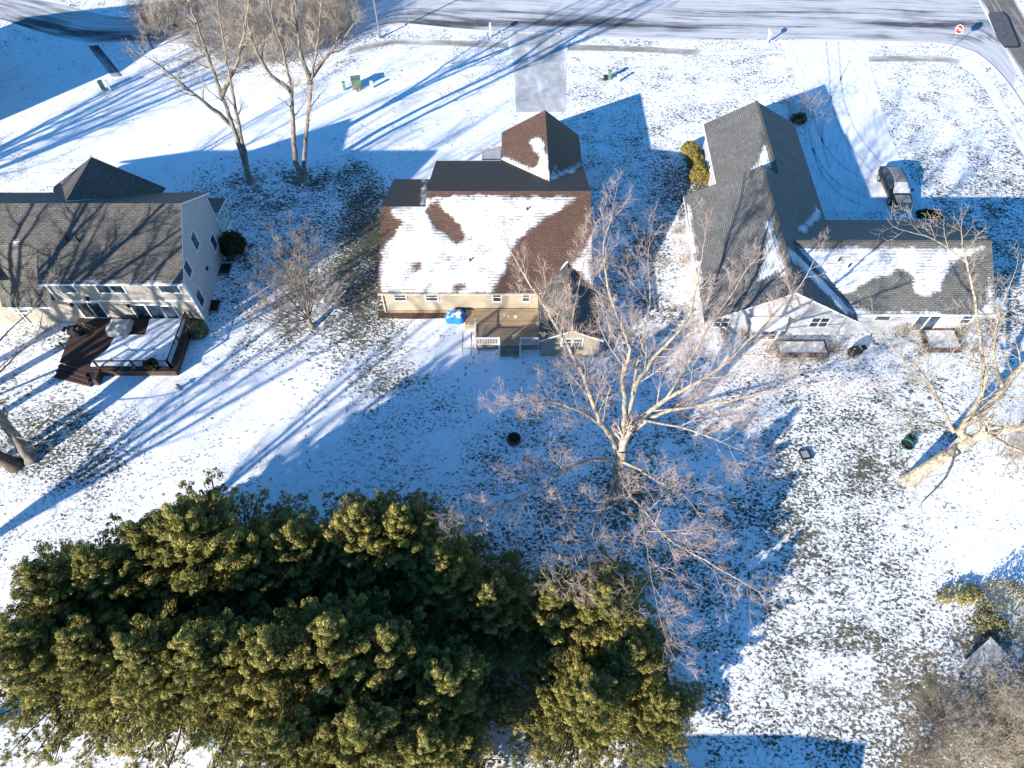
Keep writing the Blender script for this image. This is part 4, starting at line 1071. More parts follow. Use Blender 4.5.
# tree at the right edge with the fat leaning trunk
base = P(912, 478)
T = [
 (L3((898, 486, -.7), (913, 478, .1), (930, 466, 1.6), (952, 452, 3.4), (972, 440, 5)), .50, .38, 1.2),
 (L3((972, 440, 5), (960, 430, 5.8), (990, 405, 7.5), (1020, 368, 9.5), (1060, 335, 11.5), (1090, 310, 13)), .34, .10, .1),
 (L3((960, 440, 4.6), (966, 420, 6.2), (985, 385, 8), (980, 345, 10), (975, 300, 12), (966, 262, 14), (962, 245, 15)), .20, .04, .15),
 (L3((954, 432, 5.4), (938, 400, 7), (920, 370, 8.4), (895, 352, 9.4), (880, 330, 10.4)), .15, .03, .2),
 (L3((950, 430, 5.2), (920, 420, 6.4), (894, 412, 7.2), (884, 402, 7.8)), .09, .025, .2),
 (L3((972, 440, 5), (1000, 432, 6.6), (1030, 425, 8), (1075, 420, 9.5)), .34, .12, .1),
 (L3((985, 432, 6), (1010, 446, 7.2), (1050, 462, 8.5)), .16, .05, .1),
 (L3((956, 446, 4.2), (950, 470, 4.8), (935, 488, 5.2), (922, 502, 5.6)), .12, .03, .4),
 (L3((1004, 390, 8.4), (994, 360, 10), (998, 320, 11.8), (1010, 285, 13.2)), .15, .03, .15),
 (L3((925, 376, 8.2), (960, 345, 10), (975, 320, 11)), .07, .02, .2),
 (L3((966, 262, 14), (935, 240, 15), (910, 232, 15.5)), .06, .02, .2),
]
bare_tree('bare_tree', 'pale bare tree with a thick leaning trunk at the right edge of the photo', base, T, 23, ('bark_pale', 'twig_tan'), depth=2, kids=6, L0=2.8, rmin=.008, every=.8, spread=.85, up=.05)

# two slender clumps upper left
def stems(base, tops, r, seed, **kw):
    return [(L3(*t), r*(1 if i == 0 else .8), .03, .3) for i, t in enumerate(tops)]
base = P(251, 183)
T = stems(base, [[(251, 183, -.1), (244, 160, 2.2), (235, 132, 5.2), (222, 95, 9), (206, 50, 13), (190, 5, 17), (180, -30, 20)],
                 [(249, 178, .4), (244, 150, 3.2), (236, 112, 7.2), (230, 78, 11), (222, 30, 15), (215, -10, 18)],
                 [(233, 126, 5.8), (212, 108, 8), (182, 84, 10.5), (160, 66, 12.5), (148, 58, 13.6)],
                 [(222, 95, 9), (238, 60, 12.5), (246, 20, 16), (252, -20, 19)]], .30, 3)
bare_tree('bare_tree', 'slim bare tree with two long stems between the houses, left of its twin', base, T, 31, ('bark', 'twig_tan'), group=None, depth=3, kids=4, L0=2.5, every=.8, spread=.7, rmin=.007)
base = P(304, 181)
T = stems(base, [[(303, 181, -.1), (298, 168, 1.2), (294, 148, 3), (293, 120, 6), (290, 85, 10), (284, 55, 13), (272, 15, 17), (265, -30, 20)],
                 [(305, 179, .2), (305, 150, 3), (308, 118, 6.4), (312, 80, 10.4), (318, 40, 14.5), (322, -5, 18)],
                 [(291, 90, 9.4), (272, 76, 11), (256, 50, 13.2), (244, 14, 16)],
                 [(311, 84, 10), (300, 50, 13), (296, 12, 16.5), (294, -30, 20)],
                 [(312, 76, 10.6), (330, 52, 12.6), (348, 32, 14.2)]], .30, 3)
bare_tree('bare_tree', 'slim bare tree with forked stems between the houses, right of its twin', base, T, 37, ('bark', 'twig_tan'), depth=3, kids=4, L0=2.5, every=.8, spread=.7, rmin=.007)

# small many-stemmed tree between the two houses
base = P(312, 326)
T = [(L3((313, 328, -.1), (310, 322, .5), (307, 314, 1.0)), .20, .15, 1.2)]
for (u, v, z) in ((262, 262, 6), (275, 240, 6.8), (290, 232, 7), (305, 236, 7), (318, 246, 6.4), (330, 262, 5.5), (252, 290, 4.6), (258, 315, 3.5), (335, 290, 4.2), (285, 262, 6.6), (300, 262, 6.4), (270, 285, 5.2)):
    T.append((L3((309, 318, .9), ((309+u)/2+2, (316+v)/2+8, z*.5), (u, v, z)), .07, .02, .2))
bare_tree('bare_tree', 'small round many stemmed bare tree on the lawn between the two left houses', base, T, 41, ('bark', 'twig_grey'), depth=2, kids=6, L0=1.8, rmin=.009, every=.3, spread=.7)

# thick trunks at the left edge and the leaning branch by the deck
base = P(38, 458)
T = [(L3((32, 460, -.1), (14, 436, 2.2), (-4, 410, 4.5), (-40, 360, 9), (-70, 310, 13), (-90, 270, 16)), .42, .10, .4),
     (L3((14, 436, 2.2), (40, 442, 2.8), (66, 436, 3.4), (82, 440, 3.8)), .05, .015, .2, 1.2), (L3((-4, 410, 4.5), (20, 425, 4.2), (36, 434, 4.2)), .05, .015, .2, 1.0),
     (L3((-30, 372, 8), (10, 330, 9), (42, 300, 9.6)), .09, .02, .3), (L3((-20, 388, 7), (8, 360, 7.2), (30, 345, 7.4)), .06, .02, .3)]
bare_tree('bare_tree', 'thick grey trunk leaning off the left edge, the upper of the two there', P(32, 460), T, 43, ('bark', 'twig_tan'), depth=2, kids=5, L0=2.4, every=1.2)
T = [(L3((16, 466, -.1), (0, 456, 1.4), (-24, 442, 3.4), (-70, 415, 7), (-120, 380, 11), (-150, 350, 14)), .46, .12, .5)]
bare_tree('bare_tree', 'dark thick trunk leaning off the left edge, the lower of the two there', P(16, 466), T, 47, ('bark_dark', 'twig_tan'), depth=2, kids=5, L0=2.6, every=1.4)
T = [(L3((-30, 395, 2.5), (0, 372, 3.2), (16, 356, 3.8), (36, 338, 4.6), (42, 318, 5.4), (43, 296, 6.6)), .09, .02, .1), (L3((20, 352, 4), (45, 330, 3.8), (70, 322, 3.8), (88, 325, 3.6)), .035, .012, .2, 1.0),
     (L3((-30, 395, 2.5), (-60, 420, .2)), .12, .09, 1.2)]
bare_tree('sapling', 'thin pale bent sapling left of the brown deck', P(-60, 420), T, 51, ('bark_pale', 'twig_tan'), depth=1, kids=5, L0=1.4, every=.8, flare=False)

# generic bare trees beyond the left and lower edges: their shadows rake across the lawns
def generic_tree(seed, label, loc, Ht=19, group='bare trees beyond the left edge', n=5):
    rng = np.random.default_rng(seed); lx = Vector(loc)
    T = [([tuple(lx), tuple(lx+Vector((.1, .1, Ht*.12))), tuple(lx+Vector((.2, -.1, Ht*.25)))], .40, .32, 1.2)]
    f = lx+Vector((.2, -.1, Ht*.25))
    for i in range(n):
        a = 2*math.pi*i/n+rng.random()*.8; R_ = Ht*(.16+.12*rng.random())
        q = f+Vector((math.cos(a)*R_*.45, math.sin(a)*R_*.45, Ht*.28)); e_ = f+Vector((math.cos(a)*R_, math.sin(a)*R_, Ht*(.6+.15*rng.random())))
        T.append(([tuple(f), tuple(q), tuple(e_)], .25, .05, .15))
    return bare_tree('bare_tree', label, loc, T, seed, ('bark', 'twig_grey'), group=group, depth=2, kids=5, L0=3.2, every=1.1, rmin=.012)
ga = generic_tree(61, 'tall bare tree beyond the left edge level with the two storey house', (-43.5, 28.5, 0))
gb = generic_tree(67, 'tall bare tree beyond the lower left corner', (-39, 3, 0), 21)
for i, (src, x, y, rz, s, lb) in enumerate(((ga, -50, 25, 1.4, 1.0, 'tall bare tree far past the left edge behind its neighbour'), (gb, -47, 7, 2.2, 1.0, 'tall bare tree past the lower left corner, further out'),
      (ga, -43, -5, .8, 1.05, 'tall bare tree below the lower left corner'), (gb, -43, 19, 3.4, .9, 'tall bare tree past the left edge, level with the thick trunks'),
      (ga, -66, 46, 4.0, 1.0, 'tall bare tree west of the two storey house'), (ga, -47, 21, 4.6, .95, 'tall bare tree past the left edge, between two others near the deck house'),
      (gb, -56, 33, .4, .95, 'tall bare tree past the left edge directly west of the catslide roof'),
      (gb, -70, 40, 5.0, 1.1, 'tall bare tree furthest west of the two storey house'),
      (ga, -30, -12, 2.6, 1.0, 'tall bare tree past the bottom edge at the left'))):
    dup(src, (x, y, 0), rz, s, lb, 'bare trees beyond the left edge')

# ---------------------------------------------------------------- evergreens
def foliage_mesh(name, clumps, seed, mat, parent, leaves=58, leaf=.085, asp=.42, tint_jit=.14, along=0.0):
    """clumps: array of (x,y,z,r,tint,ox,oy,oz): small leaf sprays over the shell of each clump, facing out"""
    rng = np.random.default_rng(seed); cl = np.asarray(clumps, float); n = len(cl); k = leaves
    d = rng.normal(0, 1, (n, k, 3)); d += cl[:, None, 5:8]*.7; d /= np.linalg.norm(d, axis=2, keepdims=True)+1e-9
    rr = cl[:, 3][:, None, None]*(.72+.33*rng.random((n, k, 1)))
    c = cl[:, None, :3]+d*rr*np.array([1, 1, .8])
    nrm = d+rng.normal(0, .28, d.shape); nrm /= np.linalg.norm(nrm, axis=2, keepdims=True)
    if along: tv = cl[:, None, 5:8]*along+d*.5+rng.normal(0, .35, d.shape); t = tv-nrm*(tv*nrm).sum(2, keepdims=True)
    else: t = np.cross(nrm, rng.normal(0, 1, d.shape))
    t /= np.linalg.norm(t, axis=2, keepdims=True)+1e-9; b = np.cross(nrm, t)
    sz = leaf*(.6+.8*rng.random((n, k, 1))); 
    p0 = c-t*sz*.9; p1 = c+b*sz*asp; p2 = c+t*sz*1.0; p3 = c-b*sz*asp
    V = np.stack([p0, p1, p2, p3], 2).reshape(-1, 3); m = n*k
    tint = np.clip(cl[:, 4][:, None]+rng.normal(0, tint_jit, (n, k)), 0, 1).reshape(-1)
    me = bpy.data.meshes.new(name); me.vertices.add(len(V)); me.vertices.foreach_set('co', V.ravel())
    me.loops.add(m*4); me.loops.foreach_set('vertex_index', np.arange(m*4)); me.polygons.add(m)
    me.polygons.foreach_set('loop_start', np.arange(0, m*4, 4)); me.polygons.foreach_set('loop_total', np.full(m, 4))
    me.update(calc_edges=True)
    at = me.attributes.new('tint', 'FLOAT', 'POINT'); at.data.foreach_set('value', np.repeat(tint, 4).astype(np.float32))
    me.materials.append(mat); o = bpy.data.objects.new(name, me); C.objects.link(o); o.parent = parent
    return o
def evergreen(seed, Ht, Rm, label, loc, group=None, mat='needles', whorls=21, name='evergreen_tree'):
    rng = np.random.default_rng(seed); t = thing(name, label, 'tree', loc, 0, group)
    lean = rng.normal(0, .25, 2)
    def axis(z): q = z/Ht; return np.array([lean[0]*q*q, lean[1]*q*q, z])
    trunk = [(np.array([axis(-.1), axis(Ht*.3), axis(Ht*.65), axis(Ht*.98)]), [.26, .2, .12, .03])]
    cl = []
    for wv in range(whorls):
        f = (wv+.5)/whorls; z = Ht*(.07+.90*f)
        prof = (1-f)**.92*(.60+.40*min(1, f/.15+.3))*1.12*(1+rng.normal(0, .10)); Lb = Rm*prof*1.15+.25
        nb = max(4, int(4.5+6*prof)); a0 = rng.random()*6.28
        for b in range(nb):
            a = a0+6.283*b/nb+rng.normal(0, .22); L = Lb*(.55+.70*rng.random())
            dr = np.array([math.cos(a), math.sin(a), .05+.75*f]); pts = [axis(z+rng.normal(0, .15))]; dd = dr.copy(); m = 5
            for i in range(m):
                dd = unit(dd+np.array([0, 0, .13 if f > .35 else -.01])+rng.normal(0, .07, 3)); pts.append(pts[-1]+dd*L/m)
            pts = np.array(pts); trunk.append((pts, [.06*prof+.02]+[.04*prof+.012]*4+[.008]))
            bt = rng.random(); nc = max(4, int(L/.105))
            for c in range(nc):
                s = .26+.76*(c+rng.random())/nc; s = min(s, 1.0); i = min(m-1, int(s*m)); q = pts[i]+(pts[i+1]-pts[i])*(s*m-i)
                w_ = .34*L*max(0, 1.12-s)**.7*min(1, s*2.2); sg = rng.uniform(-1, 1); side = np.array([-math.sin(a), math.cos(a), 0])
                q = q+side*w_*sg+np.array([0, 0, rng.normal(.03, .09)-.10*abs(sg)])
                od = unit(unit(pts[i+1]-pts[i])+side*sg*.8)
                r = (.11+.13*rng.random())*(.85+.4*prof); ti = np.clip(.02+.50*s*s*(.4+.6*bt)+.42*rng.random()*s+.10*rng.random(), 0, 1)  # tint climbs along the branch: inner shade and sunlit tips painted in
                cl.append((*q, r, ti, od[0], od[1], od[2]*.5+.35))
    for i in range(12): cl.append((*(axis(Ht*(.92+.09*i/12))+np.array([*rng.normal(0, .10, 2), 0])), .20, .7, 0, 0, 1))
    tubes_mesh('trunk', trunk, M['bark_dark'], t, 6)
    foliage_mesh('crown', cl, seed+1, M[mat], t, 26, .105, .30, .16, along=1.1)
    return t
EV = [evergreen(s, 13, 4.3, '', (0, 0, -50)) for s in (101, 103, 107)]
GRP = 'evergreens along the bottom of the lawn'
def tip(u, v, z): p = P(u, v, z); return (p.x, p.y)
evs = [  # tip u, v, height, crown width factor, source, label
 (18, 560, 11.5, .85, 1, 'olive evergreen near the left edge, just left of a thin treetop'),
 (70, 545, 12.0, .85, 0, 'thin topped evergreen, second crown from the left edge'),
 (122, 530, 12.0, .80, 2, 'slim dark evergreen left of the feathery crown'),
 (176, 506, 13.5, .92, 1, 'tall evergreen with a feathery crown standing highest on the left side'),
 (232, 530, 11.0, .80, 0, 'slim evergreen just right of the feathery crown'),
 (284, 522, 10.5, .75, 2, 'dark loose evergreen with snow showing through its edge'),
 (345, 508, 11.3, .90, 0, 'tallest dense evergreen, in the middle of the upper side of the row'),
 (398, 510, 10.6, .85, 1, 'tall evergreen touching the right side of the tallest one'),
 (442, 548, 9.5, .90, 2, 'dark shaded evergreen right of the two tallest'),
 (492, 582, 8.0, .95, 0, 'dark evergreen in the dip between the tall group and the golden one'),
 (548, 590, 8.0, .95, 1, 'shaded evergreen behind the golden one'),
 (604, 594, 8.2, 1.15, 2, 'golden green evergreen at the right end of the row'),
 (640, 648, 6.8, 1.15, 1, 'bushy golden evergreen right of the snowy gap'),
 (668, 700, 5.8, 1.1, 0, 'low bushy evergreen at the lower right end of the row'),
 (590, 685, 8.0, 1.2, 0, 'broad golden evergreen at the bottom right of the snowy gap'),
 (-10, 630, 11.5, .9, 2, 'evergreen cut by the left edge of the photo'),
 (62, 640, 11.0, .9, 1, 'olive evergreen in the lower left corner, right of the one cut by the edge'),
 (125, 640, 11.5, .90, 2, 'olive evergreen in front of the slim dark one'),
 (190, 628, 12.0, .90, 0, 'olive evergreen in front of the feathery crown'),
 (252, 640, 12.0, .90, 1, 'yellowish evergreen in front of the slim one right of the feathery crown'),
 (316, 628, 12.0, .95, 2, 'broad olive evergreen at the lower middle of the row'),
 (382, 640, 10.5, .92, 0, 'broad olive evergreen in front of the tallest dense one'),
 (440, 664, 9.5, .95, 1, 'olive evergreen left of the snowy gap at the bottom'),
 (270, 725, 11.0, .85, 2, 'nearest evergreen at the bottom edge, leftmost of the nearest three'),
 (345, 728, 11.0, .90, 1, 'nearest evergreen at the bottom edge, middle of the nearest three'),
 (418, 745, 10.0, .80, 0, 'nearest evergreen at the bottom edge beside the snowy gap'),
]
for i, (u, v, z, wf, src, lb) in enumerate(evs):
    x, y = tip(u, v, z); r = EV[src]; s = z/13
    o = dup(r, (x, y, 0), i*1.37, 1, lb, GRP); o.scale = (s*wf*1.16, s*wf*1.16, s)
for r in EV:
    for ch in list(r.children): bpy.data.objects.remove(ch)
    bpy.data.objects.remove(r)

# small rounded shrubs
def shrub(name, label, loc, r, h_, mat, seed, group=None, n=120, leaf=.09, pot=None, lv=26):
    rng = np.random.default_rng(seed); t = thing(name, label, 'shrub', loc, 0, group); cl = []
    for i in range(n):
        d = rng.normal(0, 1, 3); d[2] = abs(d[2])*.9+.05; d = unit(d); q = d*np.array([r[0], r[1], h_])*(.70+.3*rng.random())
        q[:2] *= 1+.15*math.sin(3*math.atan2(d[1], d[0])+seed); cl.append((*q, .16*(.7+.6*rng.random())*max(r)/.7, .25+.6*rng.random(), *d))
    stemsL = [(np.array([[0, 0, -.05], [d0*.3, d1*.3, h_*.4], [d0*.6, d1*.6, h_*.8]]), [.03, .02, .01]) for d0, d1 in ((r[0], 0), (-r[0], r[1]*.3), (0, r[1]), (.1, -r[1]))]
    tubes_mesh('stem', stemsL, M['bark_dark'], t, 4); foliage_mesh('foliage', cl, seed+5, M[mat], t, lv, leaf)
    return t
G = 'golden shrubs by the white wall'
for (u, v, r, hh, lb, sd_) in ((690, 153, .85, 1.2, 'golden clipped shrub by the white wall, farthest from the camera', 1), (694, 163, .75, 1.1, 'smaller golden clipped shrub in the middle of three by the white wall', 2), (698, 178, .95, 1.5, 'largest golden clipped shrub nearest the red door', 3)):
    p = P(u, v, 0); shrub('clipped_shrub', lb, (p.x, p.y, 0), (r, r, 1), hh, 'needles_gold', sd_, G, 220, .06, lv=40)
p = P(234, 250); shrub('dark_shrub', 'dark round evergreen shrub at the back corner of the grey gable', (p.x, p.y, 0), (1.05, 1.2, 1), 2.0, 'needles_dark', 11, None, 260, .09)
p = P(199, 333); shrub('brown_shrub', 'brownish shrub at the front corner of the grey gable beside the deck', (p.x, p.y, 0), (.75, .6, 1), 1.1, 'needles_rust', 12, None, 150, .08)
p = P(154, 369, .75); g = thing('potted_evergreen', 'dark potted evergreen on the snowy corner of the brown deck', 'potted plant', (p.x, p.y, .75))
MB().lathe([(0, 0), (.25, .0), (.32, .42), (.28, .42), (0, .38)], 14).build('pot', M['black'], g)
rng_ = np.random.default_rng(9); cl = []
for i in range(90): d = unit(rng_.normal(0, 1, 3)); cl.append((*(d*np.array([.6, .5, .35])*(.6+.4*rng_.random())+np.array([0, 0, .65])), .13, .3, *d))
foliage_mesh('foliage', cl, 77, M['needles_dark'], g, 24, .08)
p = P(928, 217); shrub('dark_shrub', 'dark mounded shrub against the street side of the grey roofed wing', (p.x, p.y, 0), (1.1, .6, 1), .6, 'needles_dark', 14, None, 200, .09)
p = P(1012, 612); shrub('wild_shrub', 'green and rusty shrub at the right edge beyond the grey canvas', (p.x, p.y, 0), (2.3, 1.7, 1), 1.8, 'needles_rust', 15, None, 170, .085, lv=20)
p = P(985, 622); shrub('wild_shrub', 'small rust coloured shrub left of the big one at the right edge', (p.x, p.y, 0), (1.0, .7, 1), .9, 'needles_rust', 16, None, 70, .08, lv=18)
p = P(962, 596); shrub('wild_shrub', 'thin pale green shrub in the snow near the right edge', (p.x, p.y, 0), (1.6, .7, 1), .4, 'needles', 17, None, 70, .09, lv=18)
for i, (u, v) in enumerate(((694, 198), (716, 330), (672, 228))):
    p = P(u, v); 
# twiggy shrubs
def twig_shrub(name, label, loc, R_, Hs, seed, mats=('bark', 'twig_tan'), n=16, group=None, depth=2, kids=5, ll=1.2):
    rng = np.random.default_rng(seed); t = thing(name, label, 'shrub', loc, 0, group); out = []
    for i in range(n):
        a = rng.random()*6.283; el = .5+.8*rng.random(); d = np.array([math.cos(a)*math.cos(el), math.sin(a)*math.cos(el), math.sin(el)])
        branch(rng, np.array([rng.normal(0, .15*R_), rng.normal(0, .15*R_), 0]), d, min(Hs, R_)*(.8+.5*rng.random())*1.1, .03, depth, out, .35, .06, .6, kids, .006, .8)
    tubes_mesh('stem', [(a, b) for a, b, c in out if c == depth], M[mats[0]], t, 4); tubes_mesh('twigs', [(a, b) for a, b, c in out if c < depth], M[mats[1]], t, 3)
    return t
p = P(800, 120); twig_shrub('twiggy_shrub', 'wide bare twiggy shrub at the street end of the grey roofed house', (p.x, p.y, 0), 3.2, 2.6, 71, ('bark_pale', 'twig_red'), 22)
shrub('dark_shrub', 'small dark evergreen at the foot of the wide twiggy shrub', (p.x-.3, p.y-.3, 0), (.7, .5, 1), 1.0, 'needles_dark', 19, None, 90)
B1 = twig_shrub('brush_shrub', 'tangled brown brush shrub at the left end of the thicket by the road', (P(160, 38).x, P(160, 38).y, 0), 3.0, 3.4, 81, ('bark', 'twig_tan'), 26, 'brown thicket beside the curved road', 3, 4)
B2 = twig_shrub('brush_shrub', 'tangled brown brush shrub at the right end of the thicket by the road', (P(336, 38).x, P(336, 38).y, 0), 3.0, 3.4, 83, ('bark', 'twig_grey'), 26, 'brown thicket beside the curved road', 3, 4)
k = 0
rr = random.Random(2)
for (u, v) in ((178, 30), (200, 46), (200, 20), (222, 58), (226, 34), (226, 12), (250, 62), (252, 44), (254, 24), (258, 4), (276, 62), (278, 42), (282, 22), (286, 2), (304, 56), (306, 36), (310, 16), (320, 46), (330, 22), (340, 6), (312, -4), (170, 12), (150, 22), (190, 2), (345, 26)):
    p = P(u, v); k += 1; dup(B1 if k % 2 else B2, (p.x, p.y, 0), rr.random()*6.3, rr.uniform(.85, 1.25), 'tangled brown brush shrub within the roadside thicket, merging with its neighbours', 'brown thicket beside the curved road')
for (u, v, s, lb) in ((985, 700, .9, 'tan bare brush at the lower right, above the corner'), (940, 720, .8, 'tan bare brush at the lower right, left of the corner'), (1010, 740, 1.0, 'tan bare brush filling the lower right corner'), (965, 760, .9, 'tan bare brush on the bottom edge near the right corner'), (920, 755, .6, 'low tan bare brush on the bottom edge, farthest left of the brush'), (1030, 680, .8, 'tan bare brush cut by the right edge below the canvas'), (1040, 760, 1.0, 'tan bare brush outside the lower right corner')):
    p = P(u, v); dup(B1 if s > .8 else B2, (p.x, p.y, 0), rr.random()*6.3, s*.85, lb, 'tan brush in the lower right corner')
for (u, v, s, lb) in ((1004, 455, .7, 'bare brush under the leaning trunk at the right edge'), (1030, 470, .8, 'bare brush cut by the right edge under the leaning trunk')):
    p = P(u, v); dup(B1, (p.x, p.y, 0), rr.random()*6.3, s, lb, 'bare brush under the leaning trunk')
T1 = twig_shrub('garden_shrub', 'low bare garden shrub at the left end of the white house wall', (P(722, 338).x, P(722, 338).y, 0), .9, .9, 85, ('bark', 'twig_tan'), 14, 'bare shrubs round the raised beds', 2, 4)
for (u, v, s, lb) in ((742, 336, 1.0, 'low bare garden shrub below the bay'), (768, 352, 1.0, 'bare garden shrub at the left end of the longer raised bed'), (782, 361, .9, 'bare garden shrub in front of the longer raised bed, left'), (800, 363, .9, 'bare garden shrub in front of the longer raised bed, middle'), (820, 361, 1.0, 'bare garden shrub in front of the longer raised bed, right'), (832, 350, .9, 'bare garden shrub at the right end of the longer raised bed'),
                      (905, 335, 1.3, 'bare garden shrub left of the shorter raised bed'), (918, 356, 1.1, 'bare garden shrub at the near corner of the shorter raised bed'), (960, 335, 1.4, 'large bare garden shrub right of the shorter raised bed'), (972, 352, 1.1, 'bare garden shrub near the paler trunk by the wing end'), (893, 330, 1.0, 'bare garden shrub against the wing wall'),
                      (606, 350, .9, 'bare shrub at the corner of the taupe sunroom'), (676, 232, .9, 'bare shrub by the white side wall, nearer the golden shrubs'), (684, 262, .9, 'bare shrub by the white side wall, nearer the big tree'), (48, 330, .9, 'bare shrub against the cream wall left of the brown deck')):
    p = P(u, v); dup(T1, (p.x, p.y, 0), rr.random()*6.3, s, lb, 'bare shrubs round the houses')
T1['group'] = 'bare shrubs round the houses'

# raised beds
def bed(label, loc, wx, wy, seed):
    g = thing('raised_bed', label, 'raised bed', loc, 0, 'raised beds behind the white house')
    for (x0, x1, y0, y1) in ((-wx/2, wx/2, -wy/2, -wy/2+.12), (-wx/2, wx/2, wy/2-.12, wy/2), (-wx/2, -wx/2+.12, -wy/2+.125, wy/2-.125), (wx/2-.12, wx/2, -wy/2+.125, wy/2-.125)):
        MB().box(x0, x1, y0, y1, 0, .42).build('side_board', M['deck_dark'], g)
    MB().box(-wx/2+.125, wx/2-.125, -wy/2+.125, wy/2-.125, 0, .33).build('snow', M['bed_snow'], g)
p = P(800, 350); bed('long raised garden bed full of snow with dark sides', (p.x, p.y, 0), 4.2, 1.5, 1)
p = P(940, 342); bed('shorter raised garden bed full of snow under the pale branches', (p.x, p.y, 0), 2.8, 2.2, 2)
p = P(853, 354); g = thing('covered_barbecue', 'black covered barbecue standing alone in the snow behind the white house', 'grill', (p.x, p.y, 0), .3)
lump('cover', (0, 0, 0), (.62, .38, .42), None, None, 'blackcloth', 21, parent=g); MB().box(.55, .95, -.22, .22, .55, .62).build('shelf', M['black'], g)

# ---------------------------------------------------------------- yard objects
p = P(514, 440); g = thing('fire_pit', 'rusty round fire pit ring alone on the snowy lawn', 'fire pit', (p.x, p.y, 0))
MB().lathe([(.52, 0), (.52, .32), (.42, .32), (.42, .05), (0.0, .04)], 24).build('ring', M['rust'], g)
mb = MB(); mb.bar((-.3, -.1, .1), (.3, .15, .14), .09); mb.bar((-.2, .2, .1), (.25, -.2, .12), .08); mb.build('log', M['ash'], g)
p = P(805, 455); g = thing('ground_box', 'small dark square box half covered with snow on the right lawn', 'box', (p.x, p.y, 0), .2)
MB().box(-.4, .4, -.4, .4, 0, .16).build('body', M['ash'], g); MB().box(-.3, .2, -.25, .25, .161, .18).build('lid', M['canvas'], g)
for i, (u, v, r, lb) in enumerate(((906, 446, .48, 'green rimmed tub with dark inside, nearer one below the leaning trunk'), (911, 438, .36, 'smaller green tub behind the other one below the leaning trunk'))):
    p = P(u, v); g = thing('garden_tub', lb, 'tub', (p.x, p.y, 0), 0, 'green tubs by the leaning trunk')
    MB().lathe([(r*.75, 0), (r, .3), (r*.9, .3), (r*.7, .06), (0, .05)], 20).build('rim', M['tub_green'], g)
    MB().lathe([(r*.86, .2), (0, .21)], 20).build('soil', M['ash'], g)
p = P(179, 389); g = thing('garden_lantern', 'small dark stone lantern on the snow below the brown deck', 'lantern', (p.x, p.y, 0))
MB().lathe([(.22, 0), (.2, .1), (.12, .15), (.12, .35), (.24, .4), (.0, .55)], 12).build('body', M['canvas'], g)
# grey canvas shelter at the right edge
g0 = P(988, 655); g = thing('canvas_tent', 'small grey pitched canvas cover at the right edge above the brush', 'tent', (g0.x, g0.y, 0))
c1, c2, c3, ap, c4 = [P(*q)-Vector((g0.x, g0.y, 0)) for q in ((962, 664, .15), (988, 667, .15), (1010, 657, .3), (991, 637, 1.1), (985, 650, .1))]
mb = MB(); mb.add([c1, c2, c3, ap], [(0, 1, 3), (1, 2, 3), (0, 3, 2)]); mb.build('cover', M['canvas'], g)
mb = MB(); mb.bar(ap-Vector((0, 0, .02)), Vector((ap.x, ap.y, 0)), .05); mb.build('pole', M['wood'], g)

# mailboxes
def mailbox(u, v, label, mat, grp=None, hgt=1.1):
    p = P(u, v); g = thing('mailbox', label, 'mailbox', (p.x, p.y, 0), 0, grp)
    MB().box(-.07, .07, -.07, .07, 0, hgt).box(-.06, .06, -.1, .45, hgt-.06, hgt).build('post', M[mat], g)
    mb = MB(); prof = [(-.13, 0), (.13, 0), (.13, .16), (.09, .26), (-.09, .26), (-.13, .16)]; n = len(prof)
    vs = [(x, y, hgt+z) for y in (-.15, .5) for x, z in prof]; mb.add(vs, [tuple(range(n)), tuple(range(n, 2*n))[::-1]]+[(i, n+i, n+(i+1) % n, (i+1) % n) for i in range(n)])
    b = mb.build('box', M[mat], g); MB().box(.135, .155, .0, .2, hgt+.1, hgt+.26).build('flag', M['red'], b)
    return g
mailbox(490.5, 37, 'white mailbox on a post by the street end of the straight driveway', 'white_plastic', 'mailboxes', 1.25)
mailbox(767, 43, 'white mailbox on a post left of the curved snowy driveway', 'white_plastic', 'mailboxes', 1.15)
mailbox(153, 49, 'black mailbox on a post beside the brown thicket', 'black', 'mailboxes', 1.35)
# utility cabinets and pedestals
def cab(u, v, w_, d_, h_, label, mat, name='utility_box'):
    p = P(u, v); g = thing(name, label, 'utility box', (p.x, p.y, 0), .25)
    MB().box(-w_/2, w_/2, -d_/2, d_/2, 0, h_*.9).build('body', M[mat], g)
    MB().prism([(-w_/2-.03, -d_/2-.04), (w_/2+.03, -d_/2-.04), (w_/2+.03, d_/2+.03), (-w_/2-.03, d_/2+.03)], h_*.902, h_).build('lid', M[mat], g)
cab(357, 87, 1.0, .9, 1.1, 'large green utility transformer on the lawn by the curved pavement', 'metal_green')
cab(345, 90, .3, .25, 1.0, 'thin green utility pedestal left of the large transformer', 'metal_green', 'utility_pedestal')
cab(372, 88, .28, .22, .8, 'white utility pedestal right of the large transformer', 'white_plastic', 'utility_pedestal')
p = P(356, 90); shr = dup(T1, (p.x+.2, p.y-.3, 0), 1.0, .8, 'dry brown grass tuft round the large green transformer', 'bare shrubs round the houses')
cab(609, 79, .35, .3, 1.05, 'green utility pedestal on the lawn right of the straight driveway', 'metal_green', 'utility_pedestal')
cab(605, 80, .3, .3, .55, 'low dark utility stub left of the green pedestal on the middle lawn', 'ash', 'utility_stub')
cab(618, 82, .22, .2, .9, 'white utility pedestal right of the green one on the middle lawn', 'white_plastic', 'utility_pedestal')
cab(104, 90, .4, .35, 1.1, 'green utility pedestal at the edge of the building shadow upper left', 'metal_green', 'utility_pedestal')
cab(111, 91, .18, .18, 1.3, 'white marker post beside the green pedestal upper left', 'white_plastic', 'marker_post')
